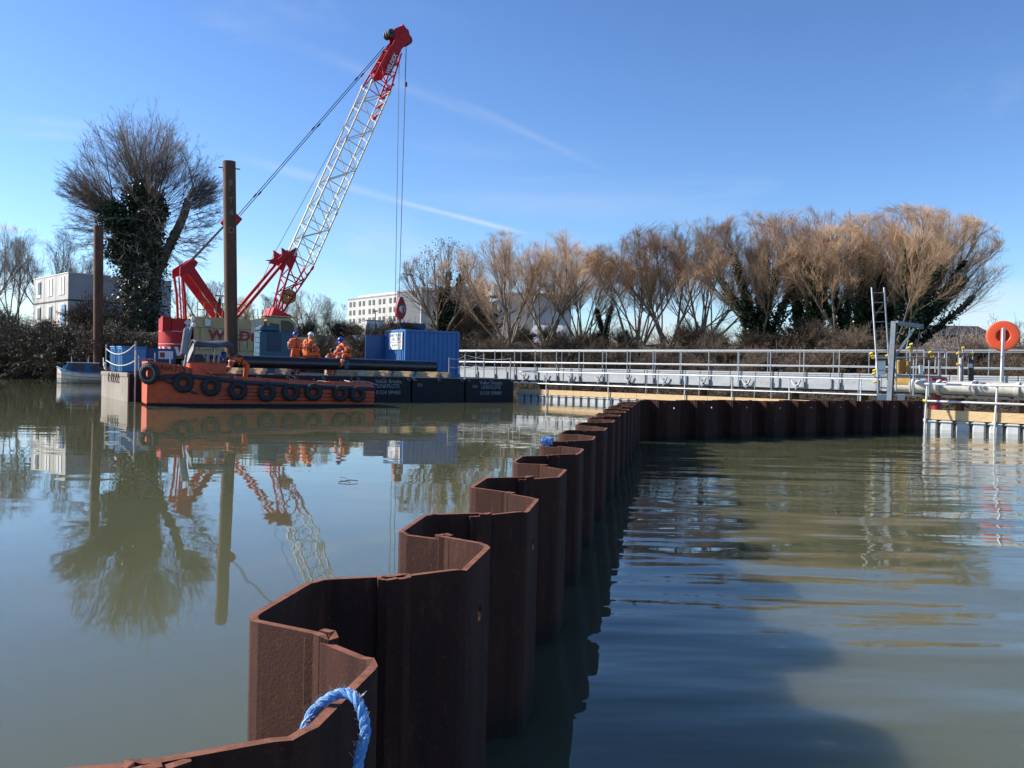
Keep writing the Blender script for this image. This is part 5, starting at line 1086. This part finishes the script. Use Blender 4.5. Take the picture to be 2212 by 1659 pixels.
# vehicles and site things on the far bank
def car(px, py, Y, label, rot=0.0, s=1.0, hull=m_carw, van=False):
    p = at(px, py, Y); X = p[0]; z = ground_at(X, Y); t = thing('parked_van' if van else 'parked_car', (X, Y, z), label, 'van' if van else 'car'); fr = Fr((X, Y, z), (math.cos(rot), math.sin(rot), 0))
    prof = [(-2.0, .35), (-2.05, .8), (-1.9, 1.0), (-1.35, 1.42), (.35, 1.46), (1.05, .98), (1.9, .86), (2.1, .6), (2.05, .32)] if not van else [(-2.4, .4), (-2.45, 2.2), (-2.3, 2.35), (1.0, 2.35), (1.6, 1.45), (2.4, 1.2), (2.5, .5), (2.4, .4)]
    prof = [(x * s, zz * s) for x, zz in prof]
    bd_ = MB().prism([fr(x, -.85 * s, zz) for x, zz in prof], fr.y * 1.7 * s).build('body', hull, t)
    win = [(-1.35, 1.0), (-1.2, 1.34), (-.35, 1.37), (-.35, 1.0)], [(-.25, 1.0), (-.25, 1.37), (.3, 1.37), (.85, .98)]
    if van: win = ([(.2, 1.4), (.2, 2.1), (.95, 2.1), (1.4, 1.45)],)
    for w_ in win: MB().prism([fr(x * s, -.865 * s, zz * s) for x, zz in w_], fr.y * .01).build('window', m_glass, bd_)
    for x in (-1.3, 1.3):
        for y in (-.8, .8): wh = MB().lathe(fr(x * s, y * s, .32 * s), [(.001, -.1), (.18 * s, -.1), (.32 * s, -.08), (.32 * s, .08), (.18 * s, .1), (.001, .1)], fr.y, 14).build('wheel', m_tyre, t, smooth=True)
    for y in (-.6, .6): MB().box((2.04 * s, y * s, .7 * s), (.08, .25, .14), fr).build('headlight', m_white, bd_)
    return t
car(1082, 745, 112, 'white hatchback parked by red barriers on the far bank', .15)
car(1062, 747, 118, 'small white car half hidden behind the parked hatchback', .3, .9)
car(1178, 738, 100, 'white van cab parked under the bare willows on the bank', 2.7, 1.0, van=True)
for i, (px, y) in enumerate(((1062, 108), (1070, 107), (1078, 106), (1088, 106))):
    p = at(px, 745, y); o = MB().box((p[0], y, ground_at(p[0], y) + .5), (1.5, .35, 1.0), W0, .05).build('road_barrier', m_barrier); tag(o, 'red plastic road barrier standing before the parked white cars', 'barrier', 'red barriers by the parked cars')
p = at(806, 710, 95); z = ground_at(p[0], 95); t = thing('white_cabin', (p[0], 95, z), 'small white cabin with window behind the blue container', 'cabin'); fr = Fr((p[0], 95, z), (.9, .4, 0))
MB().box((0, 0, 1.05), (1.9, 1.9, 2.0), fr, .03).build('walls', m_white, t); MB().box((-.2, -.96, 1.35), (.7, .04, .8), fr).build('window', m_grey_shade, t); MB().box((0, 0, 2.1), (2.05, 2.05, .08), fr).build('roof', m_roofgrey, t)
p = at(893, 704, 84); z = ground_at(p[0], 84); t = thing('shipping_container', (p[0], 84, z), 'second blue container just showing above the nearer one', 'container'); fr = Fr((p[0] - 1.2, 84, z), (.83, .55, 0)); zt = at(893, 697, 84)[2]
corrug(Fr(fr(0, 0, .1), fr.x), 2.6, zt - z - .1, 'x', 'side_wall', m_blue2, t, .3, .06); MB().box((1.3, 1.3, (zt - z) / 2 - .02), (2.5, 2.3, zt - z - .06), fr).build('shell', m_blue, t)
# white sheets, mesh and poles behind the workers
for i, (px, py, Y, sx, sz, mat_, nm, lab, ct) in enumerate(((780, 742, 80, 2.2, 1.5, m_white, 'white_tank', 'low white tank on the grass behind the workers', 'tank'), (700, 738, 78, 1.6, 1.1, m_green, 'covered_dinghy', 'green covered dinghy on the bank behind the workers', 'dinghy'), (798, 722, 86, .9, 2.0, m_cabin, 'sign_board', 'cream leaning board beside the open container door', 'board'))):
    p = at(px, py, Y); z = ground_at(p[0], Y); o = MB(); o.prism([V(p[0] - sx / 2, Y, z), V(p[0] + sx / 2, Y, z), V(p[0] + sx * .42, Y + .2, z + (p[2] - z) + sz / 2), V(p[0] - sx * .4, Y + .2, z + (p[2] - z) + sz / 2)], V(0, .7, 0)); tag(o.build(nm, mat_), lab, ct)
for px, yt, Y, lab in ((811, 672, 88, 'thin dark lamp column behind the container door'),): 
    p = at(px, yt, Y); z = ground_at(p[0], Y); t = thing('lamp_column', (p[0], Y, z), lab, 'lamp'); MB().tube((p[0], Y, z), (p[0], Y, p[2]), .06, .04, n=8).build('column', m_dark, t, smooth=True); MB().box((p[0], Y - .1, p[2]), (.5, .3, .12), W0, .03).build('lamp_head', m_galv, t)
# far roof on the right
p = at(2070, 712, 220); t = thing('distant_house', (p[0], 220, p[2] - 9), 'dark roofed distant house seen under the leaning willow', 'house'); MB().box((p[0], 224, p[2] - 6), (17, 8, 9), W0).build('wall', m_grey_shade, t); MB().prism([V(p[0] - 9, 219, p[2] - 1.5), V(p[0] + 9, 219, p[2] - 1.5), V(p[0] + 7, 224, p[2] + 1.2), V(p[0] - 7, 224, p[2] + 1.2)], V(0, .4, -.2)).build('roof', m_dark, t)

# small moored boat on the left
sbp = wp(176, 828, 0); SF = Fr(sbp, V(.93, .37, 0)); sb_ = thing('small_boat', sbp, 'small white clinker boat with blue cabin moored beside the tube pile', 'boat')
st = [(-1.55, .02, 1.12), (-1.25, .42, .98), (-.6, .75, .82), (.3, .85, .74), (1.4, .8, .74), (2.3, .62, .78)]; rings = []
b = MB(); 
for x, hw, zt in st: rings.append([SF(x + .10 * (x < -1.3) * 0, y * hw, z) for y, z in ((-1, zt), (-.98, zt * .62), (-.88, zt * .32), (-.62, .05), (-.3, -.12), (.3, -.12), (.62, .05), (.88, zt * .32), (.98, zt * .62), (1, zt))])
for r in rings: b.v.extend([tuple(q) for q in r])
b.f = [(i * 10 + j, i * 10 + j + 1, (i + 1) * 10 + j + 1, (i + 1) * 10 + j) for i in range(5) for j in range(9)] + [tuple(50 + j for j in range(10))]; b.m = [0] * len(b.f)
hb = b.build('hull', M('stained_white_hull', (.72, .70, .64), (.60, .52, .40), r=.55, s=3, c3=(.45, .27, .10), s3=3, stretch=(1, 1, 2)), sb_, smooth=False)
for side_ in (-1, 1):
    MB().path([SF(x, side_ * hw, zt + .01) for x, hw, zt in st], .05, 6).build('gunwale', m_blue2, sb_, smooth=True)
    for f in (.62, .34): MB().path([SF(x, side_ * hw * (.985 if f > .5 else .89), zt * f) for x, hw, zt in st], .018, 4).build('plank_edge', m_wood_old, hb)
MB().prism([SF(x, -.6, z) for x, z in ((-1.0, .8), (-.75, 1.42), (1.0, 1.38), (1.35, .8))], SF.y * 1.2).build('cabin', M('blue_cabin_paint', (.02, .10, .24), (.06, .03, .05), r=.5, s=1.2, lo=.45, hi=.55), sb_)
MB().box((.1, 0, 1.45), (2.0, 1.3, .06), SF, .02).build('cabin_roof', m_white, sb_); MB().prism([SF(x, -.45, z) for x, z in ((-1.35, .9), (-1.0, .84), (-.78, 1.4), (-.84, 1.42))], SF.y * .9).build('windscreen', M('turquoise_panel', (.10, .42, .47), r=.4), sb_)
for x in (-.6, .45, 1.4): MB().tube(SF(x, -.5, 1.4), SF(x, -.5, 1.85), .03, n=6).build('rail_stub', m_galv, sb_)
person('person', SF(1.75, .1, .55), 2.2, 'sit', 'person in orange and white helmet sitting in the small moored boat', m_hwhite, lean=.3)
MB().torus(SF(1.9, -.85, .62), SF.y, .16, .08, 14, 6).build('fender', m_tyre, sb_, smooth=True)
MB().path(sag(SF(1.4, -.5, 1.82), BR(.1, 5.8, 1.5), .5), .02, 5).build('mooring_rope', m_ropew, sb_, smooth=True)

# ================================================================== VEGETATION
def place(px, Y): X = float(at(px, 790, Y)[0]); return V(X, Y, ground_at(X, Y) - .15)
def willow(seed, nst, Hh, fan=.45, lean=(0, 0), ivy=0, l1=14, l2=12, l3=7, tw=m_twigr, ivr=.5, r0=.08, bare=.30):
    rng = np.random.default_rng(seed); az = np.arange(nst) * 2.4 + rng.uniform(-.4, .4, nst); an = fan * np.sqrt((np.arange(nst) + .5) / nst) * rng.uniform(.85, 1.1, nst)
    D = np.stack([np.sin(an) * np.cos(az) + lean[0] * rng.uniform(.0, 1, nst), np.sin(an) * np.sin(az) * .8 + lean[1], np.cos(an)], 1); P = np.stack([rng.normal(0, .3, nst), rng.normal(0, .3, nst), np.zeros(nst)], 1)
    L = Hh * rng.uniform(.76, .92, nst); R = r0 * rng.uniform(.7, 1.25, nst); a = grow(rng, P, D, L, 9, .06, .022)
    def dome(p):
        wx = Hh * max(.5, math.sin(min(fan, 1.2)) * .95) if not lean[0] else Hh * .98; q = np.sqrt((p[..., 0] / wx) ** 2 + (p[..., 1] / wx) ** 2 + (np.maximum(p[..., 2], 0) / Hh) ** 2); k = np.where(q > .82, (.82 + .24 * np.tanh((q - .82) / .24)) / np.maximum(q, 1e-6), 1.0); return p * k[..., None]
    a = dome(a); tr = Bag(); tr.tubes(a, R, R * .2, 6)
    P1, D1, L1, R1 = spawn(rng, a, L, R, l1, bare, .42, .46, .42); p1 = dome(grow(rng, P1, D1, L1, 6, .09, .075)); tr.tubes(p1, R1, R1 * .25, 4)
    cr = Bag(); P2, D2, L2, R2 = spawn(rng, p1, L1, R1, l2, .12, .48, .50, .45); p2 = dome(grow(rng, P2, D2, L2, 4, .13, .09)); cr.tubes(p2, np.maximum(R2 * .6, .0062), np.full(len(R2), .004), 3)
    P3, D3, L3, R3 = spawn(rng, p2, L2, R2, l3, .1, .55, .62, .5); p3 = dome(grow(rng, P3, D3, np.maximum(L3, .22), 2, .12, .07)); cr.tubes(p3, np.full(len(L3), .0036), np.full(len(L3), .0024), 3)
    out = [('trunk', tr.mesh('trunk', m_stem, True)), ('crown', cr.mesh('crown', tw))]
    if ivy:
        iv = Bag(); k = max(2, int(nst * .6)); ivy_on(rng, iv, a[:k, :8], .10, ivr, ivy * 2, .10); out.append(('ivy', iv.mesh('ivy', m_ivy)))
    return out
m_stem = M('pale_willow_stems', (.27, .21, .145), (.17, .132, .09), r=.9, s=1.2)
def tree_at(name, meshes, Hh, px, ytop, Y, label, group, rot=0, wide=1.0, cat='tree'):
    p = place(px, Y); zt = at(px, ytop, Y)[2]; s = float((zt - p[2]) / Hh); return veg_obj(name, meshes, p, label, cat, group, rot, (s * wide, s * wide, s))
WA = willow(11, 11, 10, .80); WB = willow(23, 10, 10, .72); WC = willow(37, 11, 10, .62)
WD = willow(41, 12, 10, .62, ivy=8000, ivr=.55); WE = willow(58, 12, 10, .58, ivy=9000, ivr=.7); WF = willow(67, 19, 10, .42, lean=(1.15, -.1), ivy=9000, ivr=.55)
gw = 'bare willows along the right bank'
tree_at('willow_tree', WA, 10.2, 1095, 488, 70, 'spreading bare willow just right of the blue container, trunks fanning from one base', gw, .3, 1.15)
tree_at('willow_tree', WB, 10.0, 1180, 484, 71, 'bare willow with upright stems in front of the far apartment end', gw, 2.1, 1.15)
tree_at('willow_tree', WC, 10.1, 1252, 505, 69, 'slender bare willow between the apartments and the small ivy tree', gw, 4.0, 1.15)
tree_at('willow_tree', WC, 10.1, 1378, 480, 66, 'pale bare willow with straight stems near the middle of the footbridge', gw, 1.2, 1.15)
tree_at('willow_tree', WB, 10.0, 1440, 462, 65, 'bare willow leaning over scrub before the ivy clad willows', gw, 5.2, 1.15)
tree_at('willow_tree', WA, 10.2, 1520, 460, 63, 'tall bare willow with russet top beside the ivy clad stems', gw, 3.3, 1.15)
tree_at('willow_tree', WD, 10.0, 1640, 446, 60, 'willow with tall ivy clad stems and russet twigs', gw, .5, 1.15)
tree_at('willow_tree', WE, 10.0, 1740, 440, 59, 'densest ivy clad willow with a broad russet crown', gw, 2.6, 1.15)
tree_at('willow_tree', WD, 10.0, 1835, 452, 57, 'ivy clad willow behind the ladder', gw, 3.9, 1.15)
tree_at('willow_tree', WF, 9.2, 1930, 470, 55, 'great willow leaning right with ivy along its slanting stems', gw, .0, 1.05)
tree_at('willow_tree', WE, 10.0, 1900, 450, 58, 'russet willow upright behind the leaning one', gw, 5.0, 1.15)
# ivy tree in the middle
CT = willow(83, 9, 10, .62, ivy=0, tw=m_twigg, l1=14, l2=9, l3=4, r0=.12); rng = np.random.default_rng(4); cp_ = np.array([[[0, 0, 0], [.1, 0, 2], [.25, 0, 4], [.4, .1, 6.6]], [[0, 0, 1.5], [.6, 0, 3], [1.2, .1, 4.5], [1.6, .1, 6.2]], [[0, 0, .5], [-.1, 0, 2], [-.3, 0, 3.5], [-.4, 0, 5]]], float)
iv = Bag(); ivy_on(rng, iv, cp_, .15, .8, 5200, .14); tk = Bag(); tk.tubes(cp_, np.array([.28, .2, .2]), np.array([.1, .08, .08]), 8); lf_ = Bag(); P_ = np.concatenate([q for q in [np.random.default_rng(1).normal(0, 1, (1400, 3))]]); P_ /= np.linalg.norm(P_, axis=1, keepdims=True); lf_.leaves(np.random.default_rng(2), P_ * V(3.2, 3, 3.6) * np.random.default_rng(3).uniform(.6, 1, (1400, 1)) + V(0, 0, 6.2), .07)
tree_at('ivy_tree', CT + [('ivy', iv.mesh('ivy', m_ivy)), ('limb', tk.mesh('limb', m_bark, True)), ('dead_leaves', lf_.mesh('dead_leaves', m_twig))], 10.0, 955, 505, 78, 'bare tree with ivy wrapped trunk behind the blue container', None)
SI = willow(91, 4, 6, .35, ivy=2600, ivr=.4, tw=m_twigg, l1=9, l2=7)
tree_at('ivy_tree', SI, 6.0, 1300, 610, 68, 'small thin tree with ivy between two willows', None)
tree_at('ivy_tree', SI, 6.0, 468, 598, 92, 'narrow ivy column tree behind the crane gantry', None, 1.5, .55)
# great ivy pollard on the left
def pollard():
    rng = np.random.default_rng(101); limbs = [[(0, 0, 0), (.1, 0, 3), (0, .2, 6), (-.2, .3, 9), (-.2, .4, 12), (-.1, .4, 14.4)], [(-.4, 0, .5), (-.8, 0, 4), (-1.2, 0, 7), (-1.8, 0, 9.5), (-2.4, 0, 11.2), (-2.9, 0, 12.3)], [(.5, 0, .5), (.9, 0, 4), (1.1, -.2, 7), (1.3, -.2, 9.5), (1.5, -.3, 11.5), (1.6, -.3, 13)], [(.9, -.1, 3.5), (1.8, -.3, 6), (2.7, -.4, 8), (3.6, -.5, 9.8), (4.3, -.5, 11.4), (4.7, -.5, 12.9)]]
    a = np.array(limbs, float); tr = Bag(); tr.tubes(a, np.array([1.3, .8, .8, .5]), np.array([.5, .42, .42, .36]), 10)
    kn = []
    for l in (0, 1, 2, 3): kn.append(a[l, -1])
    kn = np.array(kn); nS = 360; pick = rng.choice(4, nS, p=[.30, .30, .14, .26]); base = kn[pick] + rng.normal(0, .45, (nS, 3)) - V(0, 0, .4) - np.where(rng.uniform(0, 1, (nS, 1)) < .35, rng.uniform(0, 1, (nS, 1)) * V(0, 0, 4.6), 0)
    out = base - V(.5, 0, 10.2); out /= np.linalg.norm(out, axis=1, keepdims=True); az = rng.uniform(0, 2 * math.pi, nS); D = out * V(1.0, .9, .8) + np.stack([np.cos(az), np.sin(az), np.zeros(nS)], 1) * rng.uniform(.05, 1.0, (nS, 1)) + V(0, 0, .16); D /= np.linalg.norm(D, axis=1, keepdims=True)
    ec, er = V(.1, 0, 12.4), V(8.1, 6.8, 9.4); q = (base - ec) / er; dd = D / er; A_ = (dd * dd).sum(1); B_ = 2 * (q * dd).sum(1); C_ = (q * q).sum(1) - 1; L = (-B_ + np.sqrt(np.maximum(B_ * B_ - 4 * A_ * C_, 0.01))) / (2 * A_) * rng.uniform(.72, .97, nS); L = np.clip(L, 1.5, 9.5)
    R = .010 + L * .0055 * rng.uniform(.7, 1.2, nS); s0 = grow(rng, base, D, L, 8, .05, .018); tr.tubes(s0, R, R * .22, 5)
    cr = Bag(); P1, D1, L1, R1 = spawn(rng, s0, L, R, 12, .18, .45, .30, .42); p1 = grow(rng, P1, D1, L1, 4, .11, .04); cr.tubes(p1, np.maximum(R1 * .8, .010), np.full(len(R1), .006), 3)
    P2, D2, L2, R2 = spawn(rng, p1, L1, R1, 8, .1, .55, .52, .5); p2 = grow(rng, P2, D2, L2, 2, .12, .04); cr.tubes(p2, np.full(len(R2), .0075), np.full(len(R2), .0045), 3)
    nt_ = 230; i = rng.integers(0, 4, nt_); t = rng.uniform(0, 4.9, nt_); k = t.astype(int); f = (t - k)[:, None]; C = a[i, k] * (1 - f) + a[i, k + 1] * f; az = rng.uniform(0, 2 * math.pi, nt_); D = np.stack([np.cos(az), np.sin(az) - .4, rng.uniform(-.3, .5, nt_)], 1); w1 = grow(rng, C + D * 1.2, D, rng.uniform(1, 3.2, nt_), 5, .22, -.03); cr.tubes(w1, np.full(nt_, .03), np.full(nt_, .01), 3)
    P3, D3, L3, R3 = spawn(rng, w1, np.full(nt_, 2.), np.full(nt_, .03), 5, .2, .7, .45, .5); cr.tubes(grow(rng, P3, D3, L3, 2, .2, 0), np.full(len(L3), .014), np.full(len(L3), .008), 3)
    iv = Bag(); 
    for l, sp_, cn in ((0, 2.2, 26000), (1, 1.7, 14000), (2, 1.6, 14000)): ivy_on(rng, iv, a[l:l + 1], .5, sp_, cn, .125)
    ivy_on(rng, iv, a[3:4, :4], .3, .6, 2200, .16)
    for c, r_, cn in (((-2.4, -.3, 11.2), 1.9, 2600), ((-.2, 0, 13.3), 1.7, 2200), ((1.5, -.3, 11.8), 1.4, 1600), ((-1.9, 0, 8), 1.7, 2400)):
        d = rng.normal(0, 1, (cn, 3)); d /= np.linalg.norm(d, axis=1, keepdims=True); iv.leaves(rng, V(*c) + d * r_ * rng.uniform(.45, 1, (cn, 1)) * V(1, 1, .9), .13)
    return [('trunk', tr.mesh('trunk', m_bark, True)), ('crown', cr.mesh('crown', m_twigg)), ('ivy', iv.mesh('ivy', m_ivy))]
p = place(300, 88); veg_obj('pollard_willow', pollard(), p, 'huge pollarded willow with ivy smothered trunk and a fan of bare shoots', 'tree', None, 0, 1.02)
# plainer trees behind the cabins and beyond the crane
TA = willow(120, 6, 10, .5, tw=m_twigg, l1=13, l2=10, l3=4); TB = willow(131, 8, 10, .62, tw=m_twigg, l1=12, l2=9, l3=4)
gl = 'bare grey trees behind the site cabins'
for i, (px, yt, Y, mm, rt_) in enumerate(((28, 478, 108, TA, 0), (105, 484, 116, TB, 1), (165, 535, 112, TA, 2), (-40, 470, 104, TB, 3), (195, 560, 120, TB, 4))):
    tree_at('grey_tree', mm, 9.9, px, yt, Y, 'bare grey tree rising behind the white site cabins', gl, rt_ * 1.3)
gm = 'bare trees and thicket behind the crane'
for i, (px, yt, Y, mm, rt_) in enumerate(((545, 632, 105, TB, 0), (600, 628, 110, TA, 1), (655, 622, 104, TB, 2), (705, 640, 100, TA, 3), (750, 690, 98, TB, 4), (800, 692, 100, TB, 5), (435, 600, 108, TB, 1), (515, 640, 100, TA, 2), (850, 694, 105, TA, 4), (1000, 676, 92, TB, 2), (1045, 680, 90, TB, 3), (690, 672, 92, TB, 1), (775, 700, 90, TA, 2))):
    tree_at('thicket_tree', mm, 9.9, px, yt, Y, 'low bushy bare tree in the thicket behind the crane and container', gm, rt_ * 1.1, 1.35)
# bushes
def bush(seed, Hh=2.6, n=60, leaf=0, tw=m_bramble):
    rng = np.random.default_rng(seed); az = rng.uniform(0, 2 * math.pi, n); an = rng.uniform(.1, 1.1, n); D = np.stack([np.sin(an) * np.cos(az), np.sin(an) * np.sin(az), np.cos(an)], 1); P = rng.normal(0, .5, (n, 3)) * V(1, 1, 0); L = Hh * rng.uniform(.7, 1.15, n)
    a = grow(rng, P, D, L, 6, .16, -.01); b = Bag(); b.tubes(a, np.full(n, .028), np.full(n, .012), 4)
    P1, D1, L1, R1 = spawn(rng, a, L, np.full(n, .02), 12, .15, .6, .45, .6); p1 = grow(rng, P1, D1, L1, 3, .18, .03); b.tubes(p1, np.full(len(L1), .013), np.full(len(L1), .008), 3)
    P2, D2, L2, R2 = spawn(rng, p1, L1, R1, 5, .1, .6, .6, .6); b.tubes(grow(rng, P2, D2, L2, 2, .15, .02), np.full(len(L2), .01), np.full(len(L2), .006), 3)
    out = [('stems', b.mesh('stems', tw))]
    if leaf: q = Bag(); i = rng.integers(0, len(p1), leaf); q.leaves(rng, p1[i, rng.integers(1, 4, leaf)] + rng.normal(0, .06, (leaf, 3)), .065); out.append(('leaves', q.mesh('leaves', m_brush)))
    return out
BA, BB, BC = bush(201), bush(202, leaf=1800), bush(203, 2.8, 70, 900, m_twig)
BD = bush(210, 2.8, 70, 6000, m_twig); rng = np.random.default_rng(78)
for i, x in enumerate(np.arange(-64, -24, 1.9)):
    s_ = rng.uniform(.2, 2.4); veg_obj('dark_thicket', BD, V(x, bank(x) + s_, gheight(x, s_) - .1), 'dark leafy thicket overhanging the water below the ivy tree', 'bush', 'dark thickets on the left bank', float(rng.uniform(0, 6)), float(rng.uniform(.9, 1.35)))
rng = np.random.default_rng(77); gb = 'bushes along the far bank'
spots = []
for x in np.arange(-58, 30, 2.1): spots.append((x + rng.uniform(-.8, .8), rng.uniform(1.5, 5), rng.uniform(.6, 1.0) if x < 0 else rng.uniform(.45, .75)))
for x in np.arange(-64, 26, 2.6): spots.append((x + rng.uniform(-1, 1), rng.uniform(9, 17), (rng.uniform(.9, 1.5) if x < -56 else rng.uniform(.45, .75))))
for x in np.arange(4, 30, 1.7): spots.append((x + rng.uniform(-1, 1), rng.uniform(6, 10), rng.uniform(.5, .85) if 13 < x < 22 else rng.uniform(.28, .5)))
for i, (x, s, k) in enumerate(spots):
    Y = bank(x) + s; mm = (BA, BB, BC)[i % 3]
    lab = {0: 'tangled brown bramble bush on the far river bank', 1: 'bramble bush with dull green leaves on the far river bank', 2: 'grey twiggy bush on the far river bank'}[i % 3]
    veg_obj('bank_bush', mm, V(x, Y, gheight(x, s) - .1), lab, 'bush', gb, float(rng.uniform(0, 6)), k)
tree_at('round_bush', BB, 2.6, 195, 650, 84, 'olive green rounded bush in front of the site cabins', None, 1, 1.0, 'bush')
tree_at('russet_bush', BA, 2.5, 1010, 655, 82, 'russet rounded bush right of the ivy wrapped tree', None, 1, 1.1, 'bush')
for i, (px, yt, Y) in enumerate(((2120, 722, 62), (2205, 690, 60), (2290, 670, 58), (2390, 640, 60))):
    tree_at('hedgerow_tree', TB, 9.9, px, yt, Y, 'low bushy bare tree on the bank beyond the lifebuoy', 'bushy trees beyond the lifebuoy', i * 1.4, 1.3)
# bramble mass hanging over the bank, and a far scrub belt (uncountable)
def mass(n, xr, sr, hh, name, mat, label, seed, n1=5, dist=0):
    rng = np.random.default_rng(seed); X = rng.uniform(*xr, n); S = rng.uniform(*sr, n); P = np.stack([X, [bank(x) + s for x, s in zip(X, S)], [gheight(x, s) - .05 for x, s in zip(X, S)]], 1)
    D = rng.normal(0, .6, (n, 3)) + V(0, -.35, .9); L = hh * rng.uniform(.5, 1.2, n); a = grow(rng, P, D, L, 5, .2, -.06); b = Bag(); b.tubes(a, np.full(n, .016 + dist), np.full(n, .008 + dist), 3)
    P1, D1, L1, R1 = spawn(rng, a, L, np.full(n, .02), n1, .1, .7, .5, .6); b.tubes(grow(rng, P1, D1, L1, 3, .2, -.02), np.full(len(L1), .010 + dist), np.full(len(L1), .006 + dist), 3)
    o = bpy.data.objects.new(name, b.mesh(name, mat)); col.objects.link(o); tag(o, label, 'undergrowth', kind='stuff')
mass(4500, (-62, 34), (-.2, 1.6), 1.1, 'waterside_undergrowth', m_twig, 'dark dead stems hanging over the water edge of the far bank', 8, 4)
mass(9000, (-62, 32), (.3, 8), 1.15, 'bank_undergrowth', m_bramble, 'tangle of dead bramble and grass over the far bank', 5)
mass(4200, (-95, 60), (38, 60), 3.2, 'distant_scrub', m_twigg, 'belt of distant bare scrub behind the bank', 6, 5, .006)
